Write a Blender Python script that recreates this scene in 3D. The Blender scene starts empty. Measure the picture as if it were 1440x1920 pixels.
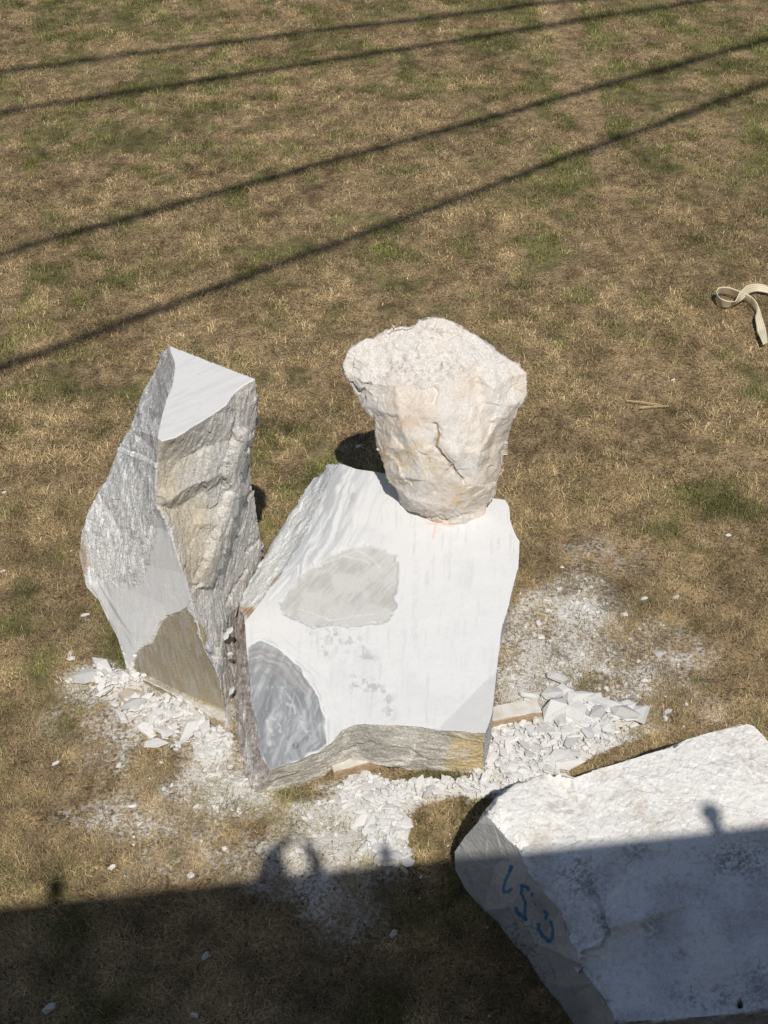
import bpy, math, random
import numpy as np
from mathutils import Vector, Matrix
from mathutils.geometry import delaunay_2d_cdt

# ------------------------------------------------------------------ camera, world, sun, exposure
H = 8.6; F = 2660.0; PITCH = math.radians(40)
cp, sp_ = math.cos(PITCH), math.sin(PITCH)
SC = bpy.context.scene; COL = SC.collection
cam_d = bpy.data.cameras.new('camera'); cam = bpy.data.objects.new('camera', cam_d); COL.objects.link(cam)
cam.location = (0, 0, H); cam.rotation_euler = (math.radians(90) - PITCH, 0, 0)
cam_d.sensor_fit = 'VERTICAL'; cam_d.sensor_height = 24; cam_d.sensor_width = 18
cam_d.lens = F / 1920 * 24; cam_d.clip_start = 0.05; cam_d.clip_end = 2000
SC.camera = cam

def ray(px, py):
    a = (px - 720) / F; b = (py - 960) / F
    return np.array([a, cp - b * sp_, -sp_ - b * cp])
def at_z(px, py, z=0.0):
    r = ray(px, py); t = (z - H) / r[2]
    return np.array([0, 0, H]) + r * t
def at_y(px, py, Y):
    r = ray(px, py); return np.array([0, 0, H]) + r * (Y / r[1])
def proj(P):
    x = P[:, 0]; y = P[:, 1]; z = P[:, 2] - H
    dep = y * cp - z * sp_; up = y * sp_ + z * cp
    return 720 + F * x / dep, 960 - F * up / dep

SUN = ray(556, 1592); SUN = SUN / np.linalg.norm(SUN)      # direction the light travels
elev = math.asin(-SUN[2])
w = bpy.data.worlds.new('World'); SC.world = w; w.use_nodes = True
nt = w.node_tree; bg = nt.nodes['Background']
sky = nt.nodes.new('ShaderNodeTexSky'); sky.sky_type = 'NISHITA'; sky.sun_disc = False
sky.sun_elevation = elev; sky.sun_rotation = math.atan2(-SUN[0], -SUN[1])
nt.links.new(sky.outputs[0], bg.inputs[0]); bg.inputs[1].default_value = 0.062
sl = bpy.data.lights.new('sun', 'SUN'); sl.energy = 3.55; sl.angle = math.radians(0.55); sl.color = (1, 0.95, 0.87)
so = bpy.data.objects.new('sun', sl); COL.objects.link(so); so.location = (0, -20, 30)
so.rotation_euler = Vector(SUN).to_track_quat('-Z', 'Y').to_euler()
SC.view_settings.view_transform = 'Standard'; SC.view_settings.look = 'None'
SC.view_settings.exposure = 0.0; SC.view_settings.gamma = 1.0
SC.render.engine = 'CYCLES'; SC.cycles.max_bounces = 6; SC.cycles.diffuse_bounces = 3

# ------------------------------------------------------------------ helpers
rng = np.random.default_rng(7); random.seed(7)
def link(o, parent=None, **props):
    COL.objects.link(o)
    if parent: o.parent = parent
    for k, v in props.items(): o[k] = v
    return o
def mesh_np(name, V, T, mats=(), smooth=True, colors=None, floats=None):
    V = np.asarray(V, np.float32); me = bpy.data.meshes.new(name)
    T = np.asarray(T, np.int32); n = T.shape[1]
    me.vertices.add(len(V)); me.vertices.foreach_set('co', V.ravel())
    me.loops.add(T.size); me.loops.foreach_set('vertex_index', T.ravel())
    me.polygons.add(len(T)); me.polygons.foreach_set('loop_start', np.arange(0, T.size, n, dtype=np.int32))
    me.polygons.foreach_set('use_smooth', np.full(len(T), smooth))
    me.update(calc_edges=True)
    if colors is not None:
        a = me.color_attributes.new('tint', 'FLOAT_COLOR', 'POINT')
        a.data.foreach_set('color', np.c_[colors, np.ones(len(V))].astype(np.float32).ravel())
    for k, f in (floats or {}).items():
        a = me.attributes.new(k, 'FLOAT', 'POINT'); a.data.foreach_set('value', f.astype(np.float32))
    for m in mats: me.materials.append(m)
    return me
def mesh_py(name, V, Fs, mats=(), smooth=False):
    me = bpy.data.meshes.new(name); me.from_pydata([tuple(v) for v in V], [], Fs); me.update()
    for m in mats: me.materials.append(m)
    if smooth:
        for p in me.polygons: p.use_smooth = True
    return me

def _hash(ix, iy, iz, s):
    h = (ix * 374761393 + iy * 668265263 + iz * 2147483647 + s * 974634777) & 0xFFFFFFFF
    h = ((h ^ (h >> 13)) * 1274126177) & 0xFFFFFFFF
    h = ((h ^ (h >> 16)) * 2246822519) & 0xFFFFFFFF
    return ((h ^ (h >> 15)) & 0xFFFFFF) / float(0xFFFFFF)
def vnoise(P, s=0):
    i = np.floor(P).astype(np.int64); f = P - i; f = f * f * f * (f * (f * 6 - 15) + 10)
    r = 0
    for dx in (0, 1):
        for dy in (0, 1):
            for dz in (0, 1):
                wgt = (f[:, 0] if dx else 1 - f[:, 0]) * (f[:, 1] if dy else 1 - f[:, 1]) * (f[:, 2] if dz else 1 - f[:, 2])
                r = r + wgt * _hash(i[:, 0] + dx, i[:, 1] + dy, i[:, 2] + dz, s)
    return r * 2 - 1
def fbm(P, scale, octs=4, s=0, gain=0.5):
    r = 0; a = 1.0; t = 0; Q = P / scale + 13.7 * s
    for k in range(octs):
        r = r + a * vnoise(Q, s + k); t += a; a *= gain; Q = Q * 2.03 + 5.1
    return r / t * 1.6
def n2(u, v, scale, octs=3, s=0, gain=0.5):
    return fbm(np.c_[u, v, np.zeros(len(u))], scale, octs, s, gain)
def facet(P, scale, s=0):
    Q = P / scale; i = np.floor(Q).astype(np.int64); best = np.full(len(P), 9.0); out = np.zeros(len(P))
    for dx in (-1, 0, 1):
        for dy in (-1, 0, 1):
            for dz in (-1, 0, 1):
                c = [i[:, 0] + dx, i[:, 1] + dy, i[:, 2] + dz]
                j = [_hash(*c, s + k) for k in range(3)]
                d = [Q[:, k] - c[k] - j[k] for k in range(3)]
                dd = d[0] ** 2 + d[1] ** 2 + d[2] ** 2
                n = [_hash(*c, s + 5 + k) * 2 - 1 for k in range(3)]
                h = d[0] * n[0] + d[1] * n[1] + d[2] * n[2] + 0.5 * (_hash(*c, s + 9) - .5)
                m = dd < best; best = np.where(m, dd, best); out = np.where(m, h, out)
    return out
def sstep(a, b, x):
    t = np.clip((x - a) / (b - a), 0, 1); return t * t * (3 - 2 * t)
def seg_dist(pts, u, v, closed=False):
    d = np.full(len(u), 1e9); n = len(pts)
    for k in range(n if closed else n - 1):
        x0, y0 = pts[k][:2]; x1, y1 = pts[(k + 1) % n][:2]
        L2 = (x1 - x0) ** 2 + (y1 - y0) ** 2 + 1e-9
        t = np.clip(((u - x0) * (x1 - x0) + (v - y0) * (y1 - y0)) / L2, 0, 1)
        d = np.minimum(d, np.hypot(u - x0 - t * (x1 - x0), v - y0 - t * (y1 - y0)))
    return d
def inside(pts, u, v):
    c = np.zeros(len(u), bool); n = len(pts)
    for k in range(n):
        x0, y0 = pts[k][:2]; x1, y1 = pts[(k + 1) % n][:2]
        if y0 == y1: continue
        m = ((y0 > v) != (y1 > v)) & (u < (x1 - x0) * (v - y0) / (y1 - y0) + x0); c ^= m
    return c
def region(pts, u, v, soft=3.0, warp=0, wscale=12, s=0):
    if warp:
        u = u + warp * n2(u, v, wscale, 3, s); v = v + warp * n2(u, v, wscale, 3, s + 31)
    d = seg_dist(pts, u, v, True); sd = np.where(inside(pts, u, v), d, -d)
    return sstep(-soft, soft, sd)
def line(pts, u, v, wd, warp=0, wscale=12, s=0):
    if warp:
        u = u + warp * n2(u, v, wscale, 3, s); v = v + warp * n2(u, v, wscale, 3, s + 31)
    return 1 - sstep(wd * .5, wd * 1.1, seg_dist(pts, u, v))
def mix(C, col, m):
    m = np.clip(m, 0, 1)[:, None]; return C * (1 - m) + np.array(col)[None, :] * m if np.ndim(col) == 1 else C * (1 - m) + col * m

# ------------------------------------------------------------------ materials
def mat(name, base=(.5, .5, .5), rough=.85, spec=.25):
    m = bpy.data.materials.new(name); m.use_nodes = True
    b = m.node_tree.nodes['Principled BSDF']; b.inputs['Base Color'].default_value = (*base, 1)
    b.inputs['Roughness'].default_value = rough; b.inputs['Specular IOR Level'].default_value = spec
    return m
def noisy(m, c1, c2, scale, bump=.3, bscale=None, stretch=(1, 1, 1), detail=6, dist=.01):
    n = m.node_tree.nodes; l = m.node_tree.links; b = n['Principled BSDF']
    tc = n.new('ShaderNodeTexCoord'); mp = n.new('ShaderNodeMapping'); mp.inputs['Scale'].default_value = stretch
    l.new(tc.outputs['Object'], mp.inputs[0])
    t = n.new('ShaderNodeTexNoise'); t.inputs['Scale'].default_value = scale; t.inputs['Detail'].default_value = detail
    l.new(mp.outputs[0], t.inputs[0]); r = n.new('ShaderNodeValToRGB')
    r.color_ramp.elements[0].position = .35; r.color_ramp.elements[1].position = .65
    r.color_ramp.elements[0].color = (*c1, 1); r.color_ramp.elements[1].color = (*c2, 1)
    l.new(t.outputs[0], r.inputs[0]); l.new(r.outputs[0], b.inputs['Base Color'])
    t2 = n.new('ShaderNodeTexNoise'); t2.inputs['Scale'].default_value = bscale or scale * 3; t2.inputs['Detail'].default_value = 5
    l.new(mp.outputs[0], t2.inputs[0]); bu = n.new('ShaderNodeBump'); bu.inputs['Strength'].default_value = bump
    bu.inputs['Distance'].default_value = dist; l.new(t2.outputs[0], bu.inputs['Height']); l.new(bu.outputs[0], b.inputs['Normal'])
    return m

def rock_material():
    m = mat('marble', rough=.8, spec=.25); n = m.node_tree.nodes; l = m.node_tree.links; b = n['Principled BSDF']
    at = n.new('ShaderNodeAttribute'); at.attribute_name = 'tint'
    ro = n.new('ShaderNodeAttribute'); ro.attribute_name = 'grain'
    tc = n.new('ShaderNodeTexCoord')
    t = n.new('ShaderNodeTexNoise'); t.inputs['Scale'].default_value = 70; t.inputs['Detail'].default_value = 6; t.inputs['Roughness'].default_value = .7
    l.new(tc.outputs['Object'], t.inputs[0])
    mr = n.new('ShaderNodeMapRange'); mr.inputs['From Min'].default_value = .3; mr.inputs['From Max'].default_value = .7
    mr.inputs['To Min'].default_value = -.5; mr.inputs['To Max'].default_value = .5; l.new(t.outputs[0], mr.inputs[0])
    mu = n.new('ShaderNodeMath'); mu.operation = 'MULTIPLY_ADD'
    l.new(mr.outputs[0], mu.inputs[0]); l.new(ro.outputs['Fac'], mu.inputs[1]); mu.inputs[2].default_value = 1.0
    vm = n.new('ShaderNodeVectorMath'); vm.operation = 'SCALE'; l.new(at.outputs['Color'], vm.inputs[0]); l.new(mu.outputs[0], vm.inputs['Scale'])
    l.new(vm.outputs[0], b.inputs['Base Color'])
    t2 = n.new('ShaderNodeTexNoise'); t2.inputs['Scale'].default_value = 45; t2.inputs['Detail'].default_value = 7; t2.inputs['Roughness'].default_value = .65
    l.new(tc.outputs['Object'], t2.inputs[0])
    bu = n.new('ShaderNodeBump'); bu.inputs['Distance'].default_value = .014
    l.new(ro.outputs['Fac'], bu.inputs['Strength']); l.new(t2.outputs[0], bu.inputs['Height']); l.new(bu.outputs[0], b.inputs['Normal'])
    return m
M_ROCK = rock_material()

# ------------------------------------------------------------------ rock builder
class Rock:
    def __init__(s): s.V = []; s.T = []; s.f = []
    def p(s, P): s.V.append(np.asarray(P, float)); return len(s.V) - 1
    def y(s, px, py, Y): return s.p(at_y(px, py, Y))
    def z(s, px, py, z=0.0): return s.p(at_z(px, py, z))
    def chain_y(s, L): return [s.y(*a) for a in L]
    def chain_z(s, L): return [s.z(*a) for a in L]
    def plane(s, A, B, C):
        A, B, C = map(np.asarray, (A, B, C)); n = np.cross(B - A, C - A)
        def on(px, py):
            r = ray(px, py); t = np.dot(A - np.array([0, 0, H]), n) / np.dot(r, n); return np.array([0, 0, H]) + r * t
        return on
    def poly(s, loop, fid, inner=(), creases=()):
        ids = list(loop) + [i for i in inner if i not in loop]
        ext = [i for c in creases for i in c if i not in ids]; ids += list(dict.fromkeys(ext))
        u, v = proj(np.array([s.V[i] for i in ids])); k = {i: n for n, i in enumerate(ids)}
        ed = [(k[a], k[b]) for c in creases for a, b in zip(c[:-1], c[1:])]
        co = [Vector((float(a), float(b))) for a, b in zip(u, v)]
        r = delaunay_2d_cdt(co, ed, [list(range(len(loop)))], 1, 1e-4)
        mp = []
        for n, o in enumerate(r[3]):
            if o: mp.append(ids[o[0]])
            else:
                q = r[0][n]; d = [(q.x - c.x) ** 2 + (q.y - c.y) ** 2 for c in co]
                a, b = np.argsort(d)[:2]; mp.append(s.p((s.V[ids[a]] + s.V[ids[b]]) / 2))
        for t in r[2]:
            t = [mp[i] for i in t]
            for j in range(1, len(t) - 1): s.T.append([t[0], t[j], t[j + 1]]); s.f.append(fid)
    def strip(s, A, B, fid):
        def par(c):
            q = np.array([s.V[i] for i in c]); d = np.r_[0, np.cumsum(np.linalg.norm(np.diff(q, axis=0), axis=1))]
            return d / max(d[-1], 1e-9)
        a, b = par(A), par(B); i = j = 0
        while i < len(A) - 1 or j < len(B) - 1:
            if j >= len(B) - 1 or (i < len(A) - 1 and a[i + 1] <= b[j + 1]): t = [A[i], A[i + 1], B[j]]; i += 1
            else: t = [A[i], B[j + 1], B[j]]; j += 1
            if len(set(t)) == 3: s.T.append(t); s.f.append(fid)
    def skirt(s, loop, fid, inset=.06, z=-.03, centre=None):
        c = np.mean([s.V[i] for i in loop], axis=0) if centre is None else centre
        B = []
        for i in loop:
            q = s.V[i].copy(); d = c - q; d[2] = 0; d /= np.linalg.norm(d) + 1e-9; q += d * inset; q[2] = z; B.append(s.p(q))
        s.strip(loop, B, fid); return B
    def build(s, name, spec, painter, centre, disp, smooth=0):
        V = np.array(s.V); T = np.array(s.T); f = np.array(s.f)
        Lf = np.array([spec[k][0] for k in range(max(spec) + 1)]) if True else None
        for _ in range(14):
            e = np.sort(np.stack([T[:, [0, 1]], T[:, [1, 2]], T[:, [2, 0]]], 1).reshape(-1, 2), axis=1)
            key = e[:, 0].astype(np.int64) * 10000000 + e[:, 1]
            uq, idx, inv = np.unique(key, return_index=True, return_inverse=True)
            ue = e[idx]; ln = np.linalg.norm(V[ue[:, 0]] - V[ue[:, 1]], axis=1)
            lim = np.full(len(uq), 9.0); np.minimum.at(lim, inv, np.repeat(Lf[f], 3))
            mk = ln > lim
            if not mk.any(): break
            nid = np.full(len(uq), -1); nid[mk] = len(V) + np.arange(mk.sum())
            V = np.r_[V, (V[ue[mk, 0]] + V[ue[mk, 1]]) / 2]
            E = nid[inv].reshape(-1, 3); c = (E >= 0).sum(1)
            oT = [T[c == 0]]; oF = [f[c == 0]]
            for kk in (1, 2):
                for r in range(3):
                    Tr = np.roll(T, -r, 1); Er = np.roll(E, -r, 1)
                    if kk == 1: m = (c == 1) & (Er[:, 0] >= 0)
                    else: m = (c == 2) & (Er[:, 2] < 0)
                    a, b, d = Tr[m].T; x, y_, _z = Er[m].T
                    if kk == 1: oT += [np.c_[a, x, d], np.c_[x, b, d]]; oF += [f[m]] * 2
                    else: oT += [np.c_[x, b, y_], np.c_[a, x, y_], np.c_[a, y_, d]]; oF += [f[m]] * 3
            m = c == 3; a, b, d = T[m].T; x, y_, zz = E[m].T
            oT += [np.c_[a, x, zz], np.c_[x, b, y_], np.c_[zz, y_, d], np.c_[x, y_, zz]]; oF += [f[m]] * 4
            T = np.concatenate(oT); f = np.concatenate(oF)
        u0, v0 = proj(V)
        if smooth:
            e = np.unique(np.sort(np.concatenate([T[:, [0, 1]], T[:, [1, 2]], T[:, [2, 0]]]), axis=1), axis=0)
            deg = np.bincount(e.ravel(), minlength=len(V)).astype(float); pin = (V[:, 2] < .0)
            for it in range(smooth):
                S = np.stack([np.bincount(e[:, 0], V[e[:, 1], k], len(V)) + np.bincount(e[:, 1], V[e[:, 0], k], len(V)) for k in range(3)], 1) / np.maximum(deg, 1)[:, None]
                V = np.where(pin[:, None], V, V + (.6 if it % 2 == 0 else -.5) * (S - V) if smooth > 8 else V + .5 * (S - V))
        # orientation
        n = np.cross(V[T[:, 1]] - V[T[:, 0]], V[T[:, 2]] - V[T[:, 0]]); cen = V[T].mean(1)
        vis = np.array([spec[k][3] for k in range(max(spec) + 1)])[f]
        ref = np.where(vis[:, None], np.array([0, 0, H]) - cen, cen - centre)
        flip = (n * ref).sum(1) < 0; T[flip] = T[flip][:, ::-1]; n[flip] *= -1
        VN = np.zeros_like(V); cnt = np.zeros(len(V)); amp = np.zeros(len(V)); gr = np.zeros(len(V)); vf = np.full(len(V), 99)
        A = np.array([spec[k][1] for k in range(max(spec) + 1)]); G = np.array([spec[k][2] for k in range(max(spec) + 1)])
        for k in range(3):
            np.add.at(VN, T[:, k], n); np.add.at(cnt, T[:, k], 1); np.add.at(amp, T[:, k], A[f]); np.add.at(gr, T[:, k], G[f])
            np.minimum.at(vf, T[:, k], f)
        VN /= np.linalg.norm(VN, axis=1)[:, None] + 1e-12; amp /= np.maximum(cnt, 1); gr /= np.maximum(cnt, 1)
        u, v = u0, v0
        Cc, gmul = painter(V, u, v, vf)
        V2 = V + VN * disp(V, u, v, vf, amp)[:, None]
        me = mesh_np(name, V2, T, [M_ROCK], True, np.clip(Cc, .01, .9), {'grain': np.clip(gr * gmul, 0, 2)})
        return me, V2, T, VN

def rough_disp(strat=None, fac=1.0, scale=.22, s=0):
    def d(V, u, v, vf, amp):
        Q = V.copy()
        if strat is not None:   # stretch the noise along the bedding direction
            a = np.array(strat) / np.linalg.norm(strat); Q = V - np.outer(V @ a, a) * .72
        h = .5 * fbm(Q, scale, 3, s) + .8 * facet(Q, scale * .75, s) + .5 * facet(Q, scale * .28, s + 3) + .28 * facet(Q, scale * .11, s + 4) + .22 * fbm(Q, .035, 3, s + 8)
        return amp * h * fac
    return d

WHITE = (.77, .765, .75); DUSTW = (.70, .68, .64)
# ================================================================== GROUND
pile_blobs = [(1030,1390,150,62,1.0),(1110,1345,110,30,.9),(960,1440,110,45,1.0),(850,1480,150,28,.9),(700,1500,90,55,.95),
    (740,1570,70,60,.9),(320,1335,120,45,.55),(220,1275,85,30,.55),(400,1400,60,50,.7),(270,1330,90,30,.5)]
dust_blobs = [(330,1480,300,170,.30),(200,1350,200,110,.28),(560,1600,330,110,.40),(1120,1250,260,170,.40),(640,1545,190,75,1.0),(470,1480,110,80,.8),(1040,1400,210,90,1.0),(860,1485,240,45,1.0),(690,1540,150,85,.95),(600,1590,170,75,.75),(560,1640,180,60,.55),(1080,1170,120,110,.85),(1010,1260,110,110,.85),(1000,1180,70,80,.7),
    (1180,1250,160,90,.4),(330,1350,190,80,.7),(430,1460,130,100,.75),(200,1290,120,60,.6),(520,1530,140,90,.5),(300,1430,280,150,.28),
    (130,1160,120,110,.15),(1120,1060,150,90,.22),(480,1560,230,120,.3),(640,1700,120,90,.35),(350,1620,260,90,.22),(1290,1330,140,70,.22)]
HOLE1 = [(755,1535),(790,1512),(860,1497),(925,1497),(960,1480),(985,1520),(900,1700),(830,1690),(765,1620),(752,1560)]
HOLE2 = [(1068,1452),(1085,1425),(1150,1400),(1215,1380),(1260,1385),(1330,1370),(1330,1480),(1100,1480)]
def blobs(B, u, v):
    r = np.zeros(len(u))
    for x, y, a, b, k in B: r = np.maximum(r, k * np.exp(-1.6 * (((u - x) / a) ** 2 + ((v - y) / b) ** 2) ** 1.3))
    return r
def ground_masks(x, y):
    P = np.c_[x, y, np.zeros(len(x))]; u, v = proj(P)
    nb = fbm(P, .35, 4, 3); nf = fbm(P, .09, 3, 5)
    ex = 1 - np.maximum(region(HOLE1, u, v, 6, 8, 40), region(HOLE2, u, v, 6, 6, 40))
    ex = ex * (1 - np.exp(-(((u - 790) / 120) ** 2 + ((v - 1462) / 11) ** 2) ** 2)) * (1 - .8 * np.exp(-(((u - 560) / 70) ** 2 + ((v - 1492) / 16) ** 2) ** 2)); front = (y > 4.0)
    pile = sstep(.30, .50, blobs(pile_blobs, u, v) + .12 * nb) * ex
    dust = np.clip(blobs(dust_blobs, u, v) * (1 + .55 * nb + .45 * nf), 0, 1) * ex
    dust = np.maximum(dust, pile) * front
    g = .5 + .36 * fbm(P * [1, .8, 1], 1.3, 4, 11) + .50 * fbm(P, .32, 4, 17)
    top = sstep(750, 60, v) * .26 + .16 * sstep(700, 1350, u) * sstep(600, 100, v)
    g = g + top - .15
    g = g - .9 * (region([(1020,0),(1075,0),(1100,110),(1130,230),(1150,300),(1180,380),(1225,470),(1190,480),(1140,400),(1110,300),(1060,180),(1030,80)], u, v, 14, 10, 40))
    g = g + .5 * 1.6 * np.exp(-(((u - 800) / 140) ** 2 + ((v - 1462) / 18) ** 2)) + .5 * np.exp(-(((u - 560) / 70) ** 2 + ((v - 1480) / 30) ** 2)) + .3*np.exp(-(((u - 230) / 60) ** 2 + ((v - 1200) / 60) ** 2))
    bare = sstep(.15, .75, fbm(P, .7, 4, 23) + .25 * fbm(P, .15, 2, 29))
    bare = np.maximum(bare, region([(1020,0),(1075,0),(1100,110),(1130,230),(1150,300),(1180,380),(1225,470),(1190,480),(1140,400),(1110,300),(1060,180),(1030,80)], u, v, 14, 14, 40))
    return u, v, np.clip(g, 0, 1), np.clip(dust, 0, 1), pile, bare
def mottle(x, y):
    P = np.c_[x, y, 0 * x]; return np.clip(1 + .26 * fbm(P, .5, 4, 81) + .40 * fbm(P, .09, 3, 83), .35, 1.9)
def ground_z(x, y, pile=None):
    P = np.c_[x, y, np.zeros(len(x))]
    z = .018 * fbm(P, 1.2, 3, 41) + .008 * fbm(P, .2, 2, 43)
    if pile is not None: z = z + .045 * pile
    return z
gx = np.r_[-300, -120, -60, -30, -15, -10, np.arange(-7, 7.01, .05), 10, 15, 30, 60, 120, 300]
gy = np.r_[-300, -120, -50, -20, -8, -2, 1, np.arange(3, 27.01, .06), 30, 36, 50, 80, 140, 300]
X, Y = np.meshgrid(gx, gy); xf, yf = X.ravel(), Y.ravel()
u, v, gg, dd, pp, bb = ground_masks(xf, yf)
inn = (yf > 2.5) & (yf < 27.5) & (abs(xf) < 7.5)
for a in (dd, pp): a[~inn] = 0
zf = np.where(inn, ground_z(xf, yf, pp), 0)
nx, ny = len(gx), len(gy)
ii = (np.arange(ny - 1)[:, None] * nx + np.arange(nx - 1)[None, :]).ravel()
quads = np.c_[ii, ii + 1, ii + 1 + nx, ii + nx]
def ground_material():
    m = mat('dry_ground', rough=.95, spec=.1); n = m.node_tree.nodes; l = m.node_tree.links; b = n['Principled BSDF']
    tc = n.new('ShaderNodeTexCoord')
    def noise(sc, det=6, ro=.6):
        t = n.new('ShaderNodeTexNoise'); t.inputs['Scale'].default_value = sc; t.inputs['Detail'].default_value = det; t.inputs['Roughness'].default_value = ro
        l.new(tc.outputs['Object'], t.inputs[0]); return t.outputs[0]
    def attr(a):
        t = n.new('ShaderNodeAttribute'); t.attribute_name = a; return t.outputs['Fac']
    def rng_(x, a, bb_, c=0, d=1):
        r = n.new('ShaderNodeMapRange'); r.inputs['From Min'].default_value = a; r.inputs['From Max'].default_value = bb_
        r.inputs['To Min'].default_value = c; r.inputs['To Max'].default_value = d; l.new(x, r.inputs[0]); return r.outputs[0]
    def mx(f, A, B):
        r = n.new('ShaderNodeMix'); r.data_type = 'RGBA'; l.new(f, r.inputs[0])
        for s_, q in ((6, A), (7, B)):
            if isinstance(q, tuple): r.inputs[s_].default_value = (*q, 1)
            else: l.new(q, r.inputs[s_])
        return r.outputs[2]
    def op(o, A, B):
        r = n.new('ShaderNodeMath'); r.operation = o
        for k, q in enumerate((A, B)):
            if isinstance(q, (int, float)): r.inputs[k].default_value = q
            else: l.new(q, r.inputs[k])
        return r.outputs[0]
    soil = mx(rng_(noise(7), .38, .62), (.085, .054, .030), (.25, .175, .108))
    soil = mx(rng_(noise(22, 4), .40, .60, 0, .7), soil, (.33, .24, .135))
    c = mx(op('MULTIPLY', rng_(noise(80, 4), .48, .60), .8), soil, (.48, .36, .19))
    c = mx(rng_(noise(35, 5), .52, .62, 0, .75), c, (.055, .04, .025))
    c = mx(op('MULTIPLY', rng_(attr('green'), .5, .9), .55), c, (.085, .10, .035))
    vm = n.new('ShaderNodeVectorMath'); vm.operation = 'SCALE'; l.new(c, vm.inputs[0]); l.new(attr('mottle'), vm.inputs['Scale']); c = vm.outputs[0]
    df = op('MULTIPLY', attr('dust'), rng_(noise(30, 7, .75), .36, .60, .15, 1.8))
    c = mx(rng_(df, .20, .55), c, (.74, .72, .68))
    l.new(c, b.inputs['Base Color'])
    bu = n.new('ShaderNodeBump'); bu.inputs['Strength'].default_value = .8; bu.inputs['Distance'].default_value = .03
    l.new(noise(30, 8, .7), bu.inputs['Height']); l.new(bu.outputs[0], b.inputs['Normal'])
    return m
M_GROUND = ground_material()
link(bpy.data.objects.new('ground', mesh_np('ground', np.c_[xf, yf, zf], quads, [M_GROUND], True, None,
     {'green': gg, 'dust': dd, 'mottle': mottle(xf, yf)})), kind='structure')

# ================================================================== TALL STONE
r = Rock(); CAMP = np.array([0, 0, H])
PT = r.plane(at_y(296, 822, 8.0), at_y(478.6, 711, 8.54), at_y(319, 649, 9.2))
A_ = r.p(PT(318.8, 648.6)); B_ = r.p(PT(479, 711))
tr = [r.p(PT(*q)) for q in [(458,721),(439,737),(423,760),(400,776),(375,792),(349,808),(330,820),(304,827)]]
tl = [r.p(PT(*q)) for q in [(320,657.5),(328,680),(327,705),(323.6,724.6),(312,750),(304,779),(299.7,798),(296,821)]]
Ccor = tl[-1]
r.poly([A_, B_] + tr + tl[::-1], 0)
ridge = r.chain_y([(295,865,7.98),(292,913,7.95),(295,945,7.93),(308,970,7.9),(320,996,7.87),(328,1028,7.84),(343,1073,7.8),(352,1093,7.78),(359,1118,7.76),(370,1165,7.73),(381,1214,7.71),(400,1249,7.69),(413,1281,7.675),(421,1334,7.655)])
left = r.chain_y([(300,664,9.22),(285,708,9.2),(266,740,9.18),(253,779,9.12),(245,803,9.08),(225,838,9.04),(207,881,9.0),(199,903,8.97),(184,923,8.95),(167,958,8.9),(153,995,8.85),(148,1040,8.8),(156,1076,8.72),(162,1102,8.65),(186,1128,8.55),(205,1169,8.45),(221,1198,8.35),(231,1230,8.28),(236,1252,8.23)])
e1 = r.chain_y([(247,1256,8.19),(290,1277,8.06),(335,1299,7.92),(380,1319,7.79)])
sl_in = r.chain_y([(289,790,8.45),(283,840,8.35),(270,900,8.35),(262,980,8.28),(260,1060,8.2),(200,1090,8.52),(230,1000,8.5),(300,1130,8.0),(230,900,8.68),(262,1190,8.12),(340,1200,7.85),(275,760,8.75)])
r.poly([A_] + tl + ridge + e1[::-1] + left[::-1], 1, sl_in)
e2 = r.chain_z([(242,1262,.05),(266,1272,.06),(324,1301,.07),(370,1326,.07),(407,1348,.07),(424,1351,.07)])
e3 = r.chain_z([(236,1262,-.02),(247,1270,-.02),(279,1288,-.02),(324,1320,-.02),(375,1349,-.02),(407,1368,-.02),(423,1373,-.02)])
r.strip([left[-1]] + e1 + [ridge[-1]], e2, 3)
r.strip(e2, e3, 4)
right = r.chain_y([(482.5,750,8.58),(479,785,8.62),(477,804,8.65),(472,836,8.7),(469,887,8.8),(473,922,8.87),(480,955,8.95),(485,983,9.03),(490,1028,9.15),(490,1047,9.18),(480,1080,9.05),(470,1110,8.92)]) + r.chain_z([(458,1150,.02),(446,1200,-.02),(441,1250,-.02),(440,1300,-.02),(439,1352,-.02),(434,1368,-.02)])
cr_A = r.chain_y([(451,820,8.42),(440,850,8.36),(432,887,8.32),(439,919,8.38),(428,950,8.28),(419,983,8.18),(409,1015,8.12),(400,1041,8.05),(388,1070,8.0),(378,1092,7.98),(392,1130,7.98),(404,1180,7.95),(414,1230,7.86),(424,1290,7.78)])
cr_B = r.chain_y([(318,938,7.93),(345,920,8.02),(375,907,8.08),(405,893,8.18),(423,888,8.26)])
cr_B2 = r.chain_y([(322,955,7.99),(350,942,8.1),(378,924,8.17),(410,906,8.26)])
cr_C = r.chain_y([(368,955,8.12),(360,985,8.03),(352,1015,7.95),(350,1045,7.88),(349,1066,7.86)])
extra = r.chain_y([(340,860,8.08),(400,830,8.25),(445,770,8.42),(455,905,8.62),(462,960,8.72),(450,1010,8.66),(440,1070,8.62),(420,1110,8.35),(432,1150,8.35),(395,980,8.1),(460,780,8.5),(360,1100,7.86),(370,1130,7.85),(395,1230,7.83),(400,860,8.2)])
r.poly([Ccor] + tr[::-1] + [B_] + right + [e3[-1], e2[-1]] + ridge[::-1], 2, extra, [cr_A, cr_B, cr_B2, cr_C])
K = [A_] + [r.p(q) for q in [(-1.55, 9.55, 1.9), (-1.6, 9.75, 1.0), (-1.6, 9.6, -.03)]]
r.strip([A_] + left + [e3[0]], K, 5); r.strip([A_, B_] + right[:14], K, 5)

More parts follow.
